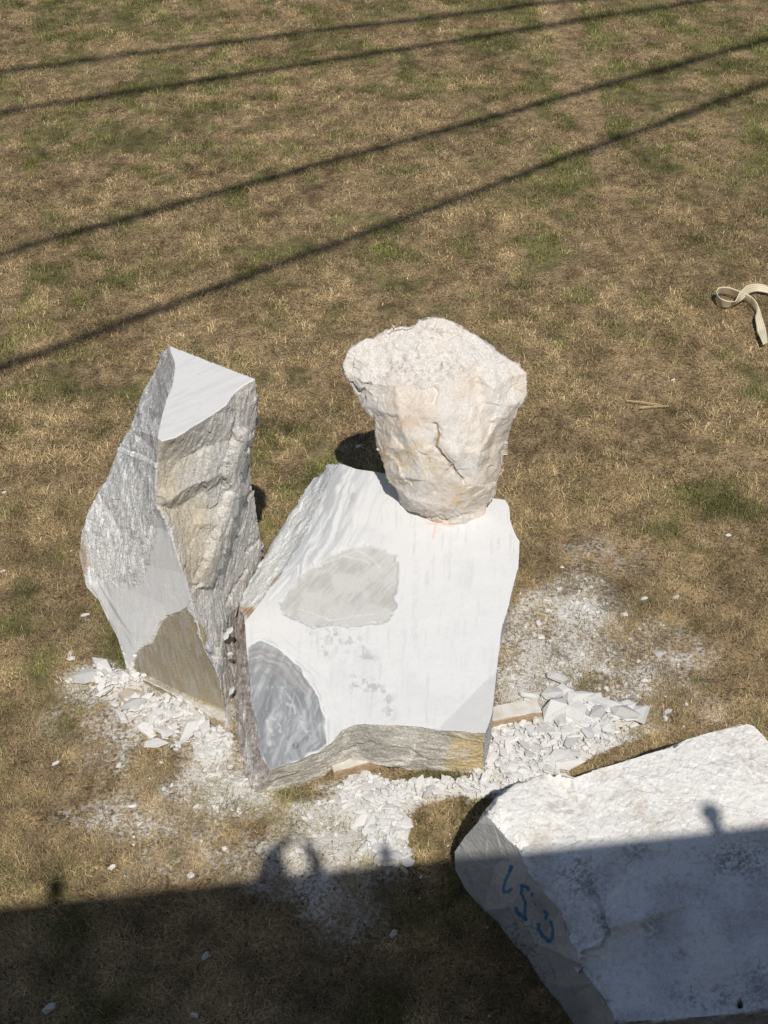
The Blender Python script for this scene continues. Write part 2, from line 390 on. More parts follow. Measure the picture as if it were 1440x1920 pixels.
BPATCH = [(351,1141),(337,1148),(325,1152),(312,1156),(300,1166),(288,1188),(284,1205),(272,1212),(262,1220),(252,1226),(248,1245),(246,1257),(300,1284),(350,1308),(421,1338),(413,1281),(400,1249),(381,1214),(368,1180)]
def paint_tall(P, u, v, f):
    N = len(u); C = np.tile((.52, .50, .46), (N, 1)); g = np.ones(N)
    st = np.c_[(u + .5 * v) * .0, u, v]
    top = f == 0; lf = f == 1; rf = f == 2
    # sawn top
    s1 = fbm(np.c_[(u * .45 + v) / 5, (u - .45 * v) / 60, u * 0], 1, 3, 3)
    C[top] = mix(np.tile((.77, .765, .75), (N, 1)), (.67, .67, .67), sstep(.1, .9, s1) * .6)[top]; 
    # rough broken front right
    streak = fbm(np.c_[(u + .45 * v) / 7, (v - .45 * u) / 50, u * 0], 1, 4, 5)
    blot = n2(u, v, 60, 4, 7)
    Cr = np.tile((.64, .62, .585), (N, 1)); Cr = mix(Cr, (.74, .73, .705), sstep(0, 1, streak)); Cr = mix(Cr, (.47, .455, .43), sstep(.1, 1.0, -streak) * .6)
    Cr = mix(Cr, (.40, .385, .36), sstep(.15, .7, n2(u, v, 5, 3, 50)) * .4)
    tan = np.exp(-(((u - 318) / 45) ** 2 + ((v - 900) / 110) ** 2)) + .9 * np.exp(-(((u - 365) / 40) ** 2 + ((v - 1010) / 90) ** 2)) + .6 * np.exp(-(((u - 345) / 30) ** 2 + ((v - 1080) / 60) ** 2))
    Cr = mix(Cr, (.56, .49, .36), np.clip(tan * (.5 + .6 * blot), 0, .75))
    Cr = mix(Cr, (.70, .69, .66), line([(352,1093),(360,1120),(372,1160),(380,1195),(384,1212)], u, v, 4, 3) * .9)
    Cr = mix(Cr, (.42, .31, .15), region([(356,1128),(366,1150),(372,1165),(383,1180),(388,1200),(381,1212),(372,1190),(360,1162),(352,1142)], u, v, 2, 2) * .8)
    Cr = mix(Cr, (.62, .62, .64), region([(381,1213),(392,1208),(402,1225),(412,1260),(414,1290),(402,1255)], u, v, 3, 2) * .8)
    Cr = mix(Cr, (.40,.36,.33), sstep(1130,1230,v)*sstep(405,420,u)*.6*sstep(-.4,.4,streak))
    C[rf] = Cr[rf]
    # left side: dark rough above, scoured white below, sawn grey patch, tan patch
    st2 = fbm(np.c_[(u - .25 * v) / 5, (v + .25 * u) / 45, u * 0], 1, 4, 9)
    Cl = np.tile((.50, .50, .495), (N, 1)); Cl = mix(Cl, (.68, .68, .67), sstep(-.2, .8, st2)); Cl = mix(Cl, (.24, .235, .23), sstep(.0, .9, -st2) * sstep(960, 760, v))
    Cl = mix(Cl, (.25, .24, .235), region([(300,660),(320,657),(328,680),(327,705),(312,750),(299,790),(285,770),(290,720)], u, v, 8, 5) * .6)  # sliver left of the top: shade of its turned-away face put into the colour
    wn = sstep(-.25, .5, n2(u, v, 5, 3, 12) + .5 * st2 + .8 * (sstep(900, 1060, v) - .45))
    Cl = mix(Cl, (.76, .76, .75), wn * .85 * sstep(860, 990, v))
    Cl = mix(Cl, (.27, .26, .25), sstep(.55, .9, n2(u, v, 4, 2, 14)) * .5)
    paled = region([(297,962),(308,972),(320,998),(343,1073),(358,1118),(349,1141),(318,1154),(299,1165),(286,1195),(262,1215),(246,1255),(236,1252),(221,1198),(205,1169),(186,1128),(162,1100),(175,1085),(200,1088),(225,1090),(258,1100),(270,1092),(282,1050),(290,1020)], u, v, 3, 3, 10)
    pc = mix(np.tile((.64, .65, .665), (N, 1)), (.72, .73, .74), sstep(-.3, .8, fbm(np.c_[u / 3, v / 60, u * 0], 1, 3, 15)))
    dg = fbm(np.c_[(u * .87 - v * .5) / 5, (v * .87 + u * .5) / 70, u * 0], 1, 3, 16)
    pc = mix(pc, (.36, .36, .33), sstep(.1, .8, dg) * region([(160,1090),(200,1092),(235,1150),(245,1215),(236,1255),(205,1170)], u, v, 12) * .8)
    Cl = np.where(paled[:, None] > 0, mix(Cl, pc, paled), Cl)
    bp = region(BPATCH, u, v, 1.8, 3, 9)
    bc = mix(np.tile((.335, .29, .215), (N, 1)), (.43, .41, .37), sstep(-.3, .8, fbm(np.c_[(u - .3 * v) / 4, (v + .3 * u) / 30, u * 0], 1, 4, 18)) * .8)
    bc = mix(bc, (.42, .35, .22), sstep(0, 1, n2(u, v, 50, 3, 19)) * .6)
    Cl = mix(Cl, bc, bp)
    Cl = mix(Cl, (.80, .79, .77), line(BPATCH[:12], u, v, 2.6, 3, 9) * .9)
    Cl = mix(Cl, (.40, .31, .22), region([(153,1010),(165,1025),(168,1060),(158,1085),(148,1060),(148,1030)], u, v, 4, 3) * .8)
    Cl = mix(Cl, (.80, .77, .74), line([(224,841),(262,857),(295,874)], u, v, 7, 1) * .95); Cl = mix(Cl, (.25, .24, .24), line([(224,834.5),(262,850),(295,866)], u, v, 1.4, 1) * .35)
    Cl = mix(Cl, (.82, .82, .80), line([(291,957),(288,985),(282,1022)], u, v, 3, 3) * .8); Cl = mix(Cl, (.8, .8, .78), line([(284,930),(284,960),(278,985)], u, v, 2, 4) * .8)
    C[lf] = np.clip(Cl[lf] * np.where(bp[lf, None] > .5, 1.1, 1.27), 0, .86)
    g = np.where(top, .35, 1.0); g = np.where(lf & (paled > .5), .25, g); g = np.where(lf & (bp > .5), .6, g)
    C[f == 3] = mix(np.tile((.72, .70, .66), (N, 1)), (.45, .38, .27), sstep(.2, .8, n2(u, v, 14, 3, 22)) * .8 + .5*sstep(385, 420, u))[f == 3]
    C[f == 4] = mix(np.tile((.40, .33, .23), (N, 1)), (.60, .56, .48), sstep(0, .8, n2(u, v, 12, 3, 23)))[f == 4]
    return C, g
def disp_tall(V, u, v, f, amp):
    d = rough_disp((.25, .1, 1), 1, .3, 2)(V, u, v, f, amp)
    d *= np.where(f > 0, .25 + .75 * sstep(2, 14, seg_dist([(319,649),(328,680),(327,705),(312,750),(304,779),(296,822),(304,827),(349,808),(400,776),(439,737),(479,711)], u, v, True)), .3)
    sm = region([(297,962),(343,1073),(358,1118),(421,1338),(246,1256),(186,1128),(162,1100),(258,1100)], u, v, 8) * (f == 1)
    d = d * (1 - .85 * sm)
    d -= .018 * region(BPATCH, u, v, 1.8, 3, 9) * (f == 1)
    d += .007 * line([(224,842),(262,858),(297,875)], u, v, 5) * (f == 1)                      # drill groove
    d += .045 * line([(451,815),(440,850),(432,887),(439,919),(419,983),(400,1041),(380,1090)], u, v, 16, 5) * (f == 2)
    for q in ([(477,804),(460,822),(451,840)], [(472,835),(462,852)], [(474,924),(456,945)], [(485,1010),(462,1035)], [(425,1132),(440,1100),(462,1070)]):
        d -= .016 * line(q, u, v, 4, 2) * (f == 2)
    return d
spec = {0: (.012, .003, .25, True), 1: (.010, .017, .9, True), 2: (.010, .017, .7, True), 3: (.02, .008, .4, True), 4: (.02, .012, .8, True), 5: (.05, .05, 1, False)}
me, *_ = r.build('standing_stone', spec, paint_tall, np.array([-1.5, 8.9, 1.2]), disp_tall, 12)
link(bpy.data.objects.new('standing_stone', me), label='tall upright marble block with a white sawn triangular top and rough grey sides', category='stone block')

# ================================================================== SLAB
r = Rock()
TS = r.plane(at_z(820, 1366, .5), at_z(507, 1444, .33), at_z(950, 940, .95))
on = lambda L: [r.p(TS(*q)) for q in L]
back = on([(637,871),(666,880),(703,884),(724,889),(800,903),(860,917),(926,934),(947,937)])
rightE = on([(955,950),(957,977),(966,1002),(974,1015),(973,1040),(972,1061),(962,1098),(955,1132),(943,1169),(939,1190),(937,1215),(933,1240),(930,1277),(926,1311),(922,1340)])
cornR = r.p(TS(910, 1374))
front = on([(866,1370),(820,1366),(780,1362),(745,1359),(687,1357),(666,1359),(641,1369),(627,1383),(614,1396),(595,1409),(557,1427.5),(522,1438)])
cornL = r.p(TS(507, 1444))
leftE = on([(496,1428),(487,1407),(482.5,1357),(470,1311),(468,1257),(462,1215)]); LK = r.p(TS(459, 1166))
Kc = on([(503,1110),(541,1060),(575,1000),(600,945),(622,890)])[::1]
r.poly(back + rightE + [cornR] + front + [cornL] + leftE + [LK] + Kc, 0)
outer = r.chain_z([(a, b, TS(a, b)[2] - dr) for a, b, dr in ((614,870,.05),(603,893,.10),(589,896,.12),(574,915,.14),(545,961,.17),(527,990,.18),(510,1023,.18),(487,1057,.19),(470,1090,.20),(458,1115,.20),(449,1135,.20))])
r.poly([back[0]] + outer + [LK] + Kc, 1, r.chain_z([(a, b, TS(a, b)[2] - dr) for a, b, dr in ((560,985,.06),(520,1050,.06),(595,925,.05))]))
out2 = r.chain_z([(441,1180,.2),(437,1211,.06),(438,1290,-.02),(441,1373,-.02),(450,1420,-.02),(457,1457,-.02),(468,1488,-.02)])
Lb = r.z(486, 1493, -.02)
r.poly([LK] + leftE[::-1] + [cornL, Lb] + out2[::-1] + [outer[-1]], 2, r.chain_z([(453,1260,.22),(455,1330,.2),(466,1400,.2),(480,1450,.16)]))
bot = r.chain_z([(905,1453,-.02),(870,1452.5,-.02),(834,1451,-.02),(782,1447.6,-.01),(751,1441,.03),(712,1436,.07),(688,1429,.09),(657,1421.5,.1),(636,1433,.08),(615,1448,.04),(594,1460,.0),(549,1480,-.02),(504,1495,-.02)])
fin = r.chain_z([(870,1405,.3),(800,1400,.31),(740,1395,.31),(700,1385,.36),(668,1392,.28),(645,1400,.28),(620,1425,.17),(570,1450,.14),(520,1462,.13)])
r.poly([cornR] + front + [cornL, Lb] + bot[::-1], 3, fin, [[fin[2], fin[3], front[4]], [front[5], fin[4], bot[7]]])
rb = r.chain_z([(912,1430,-.02),(920,1395,-.02)])
r.strip([cornR, rightE[-1], rightE[-2]], [bot[0], rb[0], rb[1]], 4)
cs = np.mean([r.V[i] for i in back + front], axis=0)
r.strip(rightE[:-1][::-1] + [back[-1]], [rb[1]] + [r.p(r.V[i] * [1, 1, 0] + [-.08, 0, -.03]) for i in rightE[:-2:2][::-1]], 4)
r.skirt(outer[::-1] + back[:1] + back[1:], 5, .1, -.03, cs)
OVAL = [(527,1125),(540,1106),(560,1085),(580,1066),(598,1052),(625,1036),(652,1024),(690,1023),(720,1032),(738,1040),(745,1055),(747,1085),(743,1118),(737,1148),(729,1164),(700,1168),(660,1175),(620,1172),(590,1174),(563,1168),(542,1160),(530,1148)]
BLUE = [(462,1212),(470,1206),(490,1203),(515,1212),(535,1226),(555,1243),(575,1265),(590,1285),(600,1305),(604,1330),(612,1365),(614,1394),(595,1409),(557,1427),(507,1446),(487,1410),(482,1357),(470,1311),(466,1257)]
RPAT = [(933,1258),(905,1282),(870,1318),(830,1358),(822,1367),(912,1376),(922,1340)]
def paint_slab(P, u, v, f):
    N = len(u); W = np.tile((.745, .75, .755), (N, 1))
    vs = fbm(np.c_[(u + .05 * v) / 7, v / 60, u * 0] + .35 * n2(u, v, 40, 3, 55)[:, None], 1, 5, 3, .65)
    fl = fbm(np.c_[(u * .83 + v * .5) / 7, (v * .83 - u * .5) / 70, u * 0], 1, 4, 5)
    C = mix(W, (.62, .635, .65), sstep(0.05, 1.1, vs) * .55)
    C = mix(C, (.62, .63, .65), sstep(.0, .8, n2(u, v, 45, 4, 51)) * .3)
    C = mix(C, (.60, .61, .62), sstep(.55, .62, vs) * .25)
    nearL = sstep(720, 620, u + .12 * (v - 900)) * sstep(1110, 980, v)
    C = mix(C, (.40, .425, .455), sstep(-.05, .5, fl) * nearL * .85)
    C = mix(C, (.34, .36, .385), line([(668,930),(655,960),(640,985),(615,1010),(590,1034),(575,1045)], u, v, 5, 6, 14) * sstep(-.1, .5, n2(u, v, 12, 2, 6)) * .6)
    C = mix(C, (.36, .355, .365), region([(618,868),(640,870),(637,905),(630,940),(612,965),(604,950),(612,920)], u, v, 5, 5, 20) * .6)
    kd = seg_dist([(637,872),(610,935),(590,1000),(560,1060),(520,1110),(459,1166)], u, v); kn = 10 * n2(u, v, 60, 3, 71)
    ks = fbm(np.c_[(kd + kn) / 6, (u * .5 + v) / 110, u * 0], 1, 4, 72, .6); kf = sstep(85, 10, kd + kn) * sstep(1180, 1050, v + .2 * (u - 500))
    C = mix(C, (.42, .445, .475), sstep(-.1, .45, ks) * kf * .75); C = mix(C, (.60, .62, .64), sstep(.2, .7, ks) * sstep(170, 60, kd) * sstep(1080, 980, v) * .5)
    ov = region(OVAL, u, v, 2 + 3 * sstep(1100, 1040, v + .3 * (u - 640)), 5, 14)
    oc = mix(np.tile((.585, .585, .57), (N, 1)), (.43, .425, .41), sstep(-.3, .9, n2(u, v, 30, 4, 8) + .5 * fbm(np.c_[(u + v) / 5, (u - v) / 40, u * 0], 1, 3, 9)) * .8)
    C = mix(C, oc, ov * .92)
    for k, sc in enumerate((((640,1045),(668,1028),(700,1045),(712,1060)), ((600,1060),(640,1040),(690,1050)), ((560,1140),(620,1160),(700,1150)))):
        C = mix(C, (.72, .72, .71), line(sc, u, v, 1.6, 3, 20, k) * .6)
    C = mix(C, (.84, .84, .82), line(OVAL[13:] , u, v, 5, 5, 14) * sstep(-.5, .3, n2(u, v, 4, 2, 10)) * .95)
    
    sp = sstep(-.1, .6, n2(u, v, 9, 4, 13, .65))
    for a, b, ra, rb_ in ((628,1192,30,14),(662,1218,26,22),(690,1235,14,12),(672,1280,26,16),(700,1288,22,12),(722,1310,14,22),(732,1340,8,22),(600,1212,8,12),(575,1190,8,7),(612,1226,5,14)):
        C = mix(C, (.49, .50, .52), np.exp(-(((u - a) / ra) ** 2 + ((v - b) / rb_) ** 2)) * sp * 1.1)
    bl = region(BLUE, u, v, 2.2, 5, 22)
    sw = fbm(np.c_[(u * .9 + v * .35) / 9, (v * .9 - u * .35) / 45, u * 0] + .5 * n2(u, v, 40, 3, 18)[:, None], 1, 4, 19)
    bc = mix(np.tile((.31, .325, .34), (N, 1)), (.49, .505, .52), sstep(0.1, .9, sw)); bc = mix(bc, (.22, .23, .245), sstep(.0, .8, -sw) * .8)
    sw2 = fbm(np.c_[(u * .95 + v * .3) / 4, (v * .95 - u * .3) / 22, u * 0] + .6 * n2(u, v, 30, 3, 52)[:, None], 1, 4, 53); bc = mix(bc, (.52, .545, .57), sstep(.25, .9, sw2) * .6)
    bc = mix(bc, (.40, .375, .37), region([(466,1215),(510,1215),(555,1245),(590,1290),(565,1300),(520,1262),(480,1250)], u, v, 14) * .6)
    for k, (q, wd) in enumerate((([(540,1300),(552,1330),(568,1350),(580,1380),(592,1405)], 3.6), ([(494,1335),(500,1355),(510,1378)], 3), ([(502,1345),(540,1350),(580,1352),(612,1358)], 1.2), ([(500,1290),(540,1288),(575,1298)], 1.2), ([(524,1355),(530,1378)], 2.4), ([(470,1235),(510,1228),(550,1252)], 1.5), ([(536,1318),(545,1326)], 6), ([(504,1392),(510,1397)], 7), ([(560,1348),(572,1372)], 3))):
        bc = mix(bc, (.66, .66, .66), line(q, u, v, wd * .8, 4, 10, k + 40) * .62 * sstep(-.6, .3, n2(u, v, 6, 2, k + 60)))
    bc = mix(bc, (.12, .11, .12), region([(549,1394),(556,1390),(558,1400),(551,1403)], u, v, 2.5) * .8)
    bd = seg_dist(BLUE[:13], u, v) + 7 * n2(u, v, 50, 3, 73); an = fbm(np.c_[bd / 5, (u + v) / 90, u * 0], 1, 4, 74, .6)
    bc = mix(bc, (.46, .485, .51), sstep(0, .6, an) * sstep(95, 20, bd) * .6); bc = mix(bc, (.24, .25, .27), sstep(0, .6, -an) * sstep(95, 20, bd) * .6)
    C = mix(C, bc, bl); C = mix(C, (.60, .62, .64), sstep(34, 8, seg_dist(BLUE[:12], u, v)) * (1 - bl) * sstep(.0, .5, an) * .7)
    C = mix(C, (.84, .84, .83), line(BLUE[:12], u, v, 2.2, 5, 22) * .75)
    C = mix(C, (.60, .605, .61), region(RPAT, u, v, 2, 1) * .8)
    C = mix(C, (.62, .50, .47), region([(462,1215),(480,1205)], u, v, 1) * 0)
    for q in ([(802,981),(850,986)], [(816,985),(813,1008)]):
        C = mix(C, (.78, .50, .43), line(q, u, v, 3, 1) * .55)
    # left slope
    vn = fbm(np.c_[(u * .85 + v * .53) / 5.5, (v * .85 - u * .53) / 80, u * 0], 1, 4, 25)
    Lc = mix(np.tile((.70, .71, .71), (N, 1)), (.84, .84, .83), sstep(0.0, .5, vn)); Lc = mix(Lc, (.45, .47, .485), sstep(.05, .6, -vn) * .85)
    Lc = mix(Lc, (.40, .27, .16), line([(540,1065),(515,1090),(495,1130),(468,1145)], u, v, 4, 5, 14) * .7)
    Lc = mix(Lc, (.45, .28, .14), region([(452,1140),(475,1138),(478,1146),(465,1160),(456,1150)], u, v, 3, 3) * .8)
    Lc = mix(Lc, (.80, .79, .77), line([(487,1060),(470,1088),(452,1130)], u, v, 5, 3) * .9)
    C[f == 1] = Lc[f == 1]
    # left strip, brown grey
    sn = n2(u, v, 6, 4, 27) + .7 * fbm(np.c_[u / 4, v / 40, u * 0], 1, 3, 28)
    Sc = mix(np.tile((.52, .47, .435), (N, 1)), (.72, .69, .66), sstep(.0, .9, sn)); Sc = mix(Sc, (.30, .26, .24), sstep(.1, .9, -sn) * .8)
    Sc = mix(Sc, (.30, .18, .11), line([(456,1155),(450,1185),(441,1215)], u, v, 4, 3, 12) * .7)
    Sc = mix(Sc, (.66, .60, .56), line([(446,1150),(440,1180),(447,1210),(452,1240)], u, v, 5, 4, 12) * .6)
    Sc = mix(Sc, (.74, .73, .71), line([(464,1370),(465,1410),(468,1440)], u, v, 2.5, 3) * .8)
    C[f == 2] = Sc[f == 2]
    # front broken face
    ho = fbm(np.c_[(u) / 45, (v + .1 * u) / 4, u * 0], 1, 4, 30); lf_ = fbm(np.c_[(u + v) / 30, (v + .75 * u) / 6, u * 0], 1, 4, 31)
    hh = np.where(u < 655, lf_, ho)
    hh = hh * .45 + .8 * n2(u, v, 20, 4, 57); Fc = mix(np.tile((.53, .505, .455), (N, 1)), (.68, .66, .61), sstep(.0, .9, hh)); Fc = mix(Fc, (.37, .345, .305), sstep(.05, .9, -hh) * .6); Fc = mix(Fc, (.60, .57, .52), sstep(.2, .8, n2(u, v, 6, 3, 54)) * .4)
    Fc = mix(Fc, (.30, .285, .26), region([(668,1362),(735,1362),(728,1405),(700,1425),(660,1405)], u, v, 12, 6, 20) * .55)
    Fc = mix(Fc, (.66, .52, .28), region([(850,1383),(915,1372),(908,1457),(830,1452),(838,1420)], u, v, 16, 8, 20) * .85)
    Fc = mix(Fc, (.74, .72, .68), line([(660,1418),(690,1430),(740,1433),(768,1432),(775,1405),(778,1395)], u, v, 4, 5, 12) * .8)
    Fc = mix(Fc, (.74, .70, .64), region([(795,1412),(840,1412),(880,1408),(870,1420),(830,1424)], u, v, 4, 8, 14) * .7)
    C[f == 3] = Fc[f == 3]
    C[f == 4] = mix(np.tile((.60, .60, .60), (N, 1)), (.42, .41, .40), sstep(0, .8, n2(u, v, 8, 3, 33)))[f == 4]
    g = np.where(f == 0, .35 + .3 * ov, 1.0)
    return C, g
def disp_slab(V, u, v, f, amp):
    d = np.where(f == 0, .0025 * fbm(V, .12, 4, 70), rough_disp((1, .3, 0), 1, .25, 5)(V, u, v, f, amp))
    d -= .018 * region(OVAL, u, v, 4, 5, 14) * (f == 0)
    d -= .02 * region([(549,1394),(556,1390),(558,1400),(551,1403)], u, v, 2) * (f == 0)
    d += .02 * np.exp(-((u - 640 - .1 * (v - 900)) / 30) ** 2) * sstep(1020, 900, v) * (f == 0)
    d -= .02 * line([(456,1155),(450,1185),(441,1215)], u, v, 6, 4, 12) * (f == 2)
    d -= .02 * line([(636,1420),(648,1408),(668,1400),(700,1395)], u, v, 4, 3, 12) * (f == 3)
    return d
spec = {0: (.012, .0035, .25, True), 1: (.012, .012, .7, True), 2: (.010, .010, .9, True), 3: (.010, .014, .8, True), 4: (.02, .010, .9, True), 5: (.05, .03, 1, False)}
me, *_ = r.build('marble_slab', spec, paint_slab, np.array([0, 8.3, .2]), disp_slab)
link(bpy.data.objects.new('marble_slab', me), label='broad white marble block with a grey oval patch and blue-grey corner, carrying the boulder', category='stone block')

# ================================================================== BOULDER
r = Rock()
OUT = [(800,591.5,9.72),(832,593,9.7),(854,600,9.68),(863,612,9.66),(890,626,9.64),(918,644,9.6),(942,664,9.56),(970,682,9.5),(990,699,9.45),(989,734,9.4),(982,750,9.38),(971,768,9.36),(964,795,9.34),(951,826,9.32),(947,853,9.28),(942,881,9.24),(933,902,9.2),(928,927,9.15),(918,943,9.1)]
OUTL = [(719,869,9.25),(707,841,9.3),(702,804,9.34),(698,783,9.36),(679,759,9.42),(669,743,9.46),(656,722,9.5),(643,694,9.55),(641,682,9.58),(647,664,9.6),(658,648,9.64),(687,633,9.68),(698,636,9.68),(716,626,9.68),(737,613,9.7),(765,610,9.7),(783,600,9.72)]
TSB = lambda px, py, k=0.0: TS(px, py) + np.array([0, 0, -.02])
o1 = r.chain_y(OUT)
bt = [r.p(TSB(*q)) for q in [(909,963),(887,977),(872,986),(854,986),(832,983),(811,978.6),(783,966),(762,957),(753,939)]]
o2 = r.chain_y([(741,914,9.18),(727,899,9.22)] + OUTL)
loop = o1 + bt + o2
inn_ = r.chain_y([(700,690,9.47),(760,690,9.42),(820,690,9.37),(880,672,9.42),(930,680,9.44),(960,705,9.40),(720,650,9.58),(790,630,9.6),(860,640,9.56),(690,720,9.38),(740,722,9.29),(800,724,9.25),(850,712,9.27),(893,697,9.35),(925,730,9.25),(950,760,9.26),
   (705,770,9.30),(750,780,9.15),(800,780,9.10),(850,780,9.07),(905,774,9.15),(935,800,9.17),(725,840,9.15),(770,850,9.01),(812,842,8.99),(860,850,8.95),(900,850,8.99),(928,860,9.1),
   (745,890,9.08),(790,900,8.97),(850,905,8.93),(890,905,8.97),(775,940,9.0),(830,950,8.95),(880,945,8.98),(915,915,9.05),(870,965,8.98),(815,962,8.98)])
r.poly(loop, 0, inn_)
cen3 = np.mean([r.V[i] for i in loop], axis=0)
ring = []
for i in loop:
    q = r.V[i]; ring.append(r.p(cen3 + (q - cen3) * np.array([.93, 1, .93]) + np.array([0, .26, -.19])))
ring2 = [r.p(cen3 + (r.V[i] - cen3) * np.array([.6, .8, .6]) + np.array([0, .5, -.36])) for i in loop]
apex = r.p(cen3 + [0, .55, -.38]); L = len(loop)
for A1, B1 in ((loop, ring), (ring, ring2)):
    for k in range(L):
        a, b, c, d = A1[k], A1[(k + 1) % L], B1[(k + 1) % L], B1[k]; r.T += [[a, b, c], [a, c, d]]; r.f += [1, 1]
for k in range(L): r.T.append([ring2[k], ring2[(k + 1) % L], apex]); r.f.append(1)
CAPL = [(641,680),(660,648),(690,630),(765,605),(800,588),(860,600),(940,660),(992,700),(960,715),(925,700),(893,697),(870,715),(820,730),(780,726),(740,724),(700,722),(672,722),(655,715)]
def paint_boulder(P, u, v, f):
    N = len(u); cloud = n2(u, v, 55, 4, 3); fine = n2(u, v, 8, 4, 4)
    C = mix(np.tile((.72, .64, .555), (N, 1)), (.76, .735, .70), sstep(-.3, .7, cloud)); C = mix(C, (.54, .49, .43), sstep(.1, 1, fine) * .35)
    cap = region(CAPL, u, v, 32, 16, 40)
    C = mix(C, (.73, .70, .66), cap * .7)
    speck = sstep(.0, .7, n2(u, v, 6, 4, 6, .7)); area = region([(690,690),(760,668),(850,680),(880,700),(830,712),(760,715),(700,705)], u, v, 18) + region([(780,612),(830,618),(832,640),(800,632)], u, v, 8) * 1.2 + .35 * cap
    C = mix(C, (.28, .27, .26), np.clip(area, 0, 1) * speck * .55)
    tans = sum(np.exp(-(((u - a) / ra) ** 2 + ((v - b) / rb_) ** 2)) for a, b, ra, rb_ in ((760,870,50,30),(780,850,35,25),(720,845,20,20),(870,945,32,22),(850,925,40,20),(768,890,30,18),(735,755,14,8),(765,800,22,16),(905,830,30,20)))
    C = mix(C, (.66, .50, .28), np.clip(tans * sstep(-.5, .7, n2(u, v, 14, 4, 8, .65)), 0, 1) * .6)
    C = mix(C, (.62, .44, .38), np.exp(-(((u - 766) / 30) ** 2 + ((v - 797) / 14) ** 2)) * .35)
    wr = np.abs(fbm(np.c_[u / 30, v / 14, u * 0] + .5 * cloud[:, None], 1, 3, 12)); C = mix(C, (.42, .35, .27), (1 - sstep(.02, .09, wr)) * (1 - cap) * .45 * sstep(-.2, .5, n2(u, v, 40, 2, 13)))
    C = mix(C, (.68, .69, .70), np.exp(-(((u - 838) / 18) ** 2 + ((v - 760) / 40) ** 2)) * .6)
    C = mix(C, (.30, .25, .20), line([(820,800),(822,815),(816,835),(830,855),(850,880),(868,900)], u, v, 3.5, 3, 12) * .55)
    C = mix(C, (.43, .33, .18), region([(818,808),(828,812),(824,832),(818,838)], u, v, 2.5, 2) * .7)
    C = mix(C, (.74, .72, .68), line([(699,730),(703,790),(705,830)], u, v, 1.6, 1) * .5)
    return C, np.where(f == 0, .5 + .2 * cap, 1.0)
def disp_boulder(V, u, v, f, amp):
    cap = region(CAPL, u, v, 34, 16, 40)
    d = amp * (.45 * fbm(V, .16, 3, 9) + (.42 + .25 * cap) * facet(V, .15, 9) + (.18 + .25 * cap) * facet(V, .055, 12) + .12 * cap * fbm(V, .03, 3, 17)) + rough_disp(None, .12, .2, 9)(V, u, v, f, amp)
    d += .025 * fbm(V, .3, 2, 21) * (f == 0)
    cr = [(817,795),(820,812),(815,837),(832,857),(850,880),(868,902)]
    d -= .028 * line(cr, u, v, 4, 2, 12) * (f == 0)
    sd = seg_dist([(820,800),(815,837),(850,880),(890,910)], u - 12, v + 12); d += .025 * np.exp(-(sd / 14) ** 2) * (f == 0)
    d -= .03 * np.exp(-(seg_dist([(893,697),(900,730),(908,775),(925,800)], u, v) / 16) ** 2) * (f == 0)
    d -= .02 * line([(812,725),(818,740),(812,755)], u, v, 4, 3, 12) * (f == 0)
    d -= .035 * line([(656,722),(672,745),(680,758),(678,735),(690,722)], u, v, 6, 3, 12) * (f == 0)
    d -= .015 * line([(760,960),(800,972),(840,980),(890,970)], u, v, 4, 4, 12) * (f == 0)
    return d
spec = {0: (.011, .021, .7, True), 1: (.04, .03, 1, False)}
me, *_ = r.build('boulder', spec, paint_boulder, cen3 + [0, .3, 0], disp_boulder, 26)
link(bpy.data.objects.new('boulder', me), label='cream natural boulder tapering downward, balanced on the back of the broad white block', category='boulder')

# ================================================================== RIGHT BLOCK
r = Rock()
TR = r.plane(at_z(930, 1540, .98), at_z(1400, 1356, 1.02), at_z(1160, 1912, .98))
on = lambda L: [r.p(TR(*q)) for q in L]
bk = on([(938,1493),(964,1476),(996,1458),(1020,1449),(1049,1448),(1076,1456),(1111,1444),(1178,1424),(1244,1404),(1289,1384),(1333,1371),(1400,1356),(1413,1360),(1440,1389),(1475,1440),(1540,1500),(1640,1580),(1700,1720)])
fr = on([(1640,1860),(1540,1875),(1440,1890),(1387,1901),(1324,1908),(1230,1914)])
rd = on([(1156,1918),(1138,1884),(1111,1844),(1084,1804),(1076,1773),(1062,1747),(1049,1707),(1022,1676),(991,1636),(973,1591),(951,1573),(929,1547),(911,1527)])
tp = r.p(TR(931, 1511) )
lump = [r.p(TR(*q) + [0, 0, 1.0 * h]) for q, h in (((1040,1640), .0), ((1080,1645), .01), ((1110,1690), .03), ((1136,1750), .05), ((1132,1772), .05), ((1088,1790), .03), ((1146,1758), -.04), ((1140,1784), -.05), ((1098,1806), -.05), ((1120,1680), -.03), ((1300,1700), .03), ((1200,1600), .02), ((1060,1480), -.05), ((1085,1520), -.04), ((1110,1560), -.02), ((1000,1520), .02), ((1350,1450), .03), ((1300,1850), -.03))]
r.poly([tp] + bk + fr + rd, 0, lump, [[lump[1], lump[2], lump[3], lump[4], lump[5]], [lump[9], lump[6], lump[7], lump[8]]])
zl = [(896,1542,.85),(871,1569,.55),(852,1597,.3),(853,1631,.12),(873,1667,.04),(907,1707,0),(933,1733,-.02),(956,1764,-.02),(987,1796,-.02),(1013,1840,-.02),(1049,1884,-.02),(1071,1916,-.02),(1100,1960,-.02)]
lo = r.chain_z(zl)
r.poly([rd[-1]] + lo + [rd[0]] + rd[1:-1], 1, r.chain_z([(930,1620,.6),(960,1700,.55),(1010,1770,.5),(1060,1850,.45)]))
r.strip([rd[-1], tp] + bk[:4], [lo[0], r.z(925,1520,.55), r.z(960,1500,.4), r.z(1000,1480,.3)], 2)
cs = np.array([1.9, 5.6, 0])
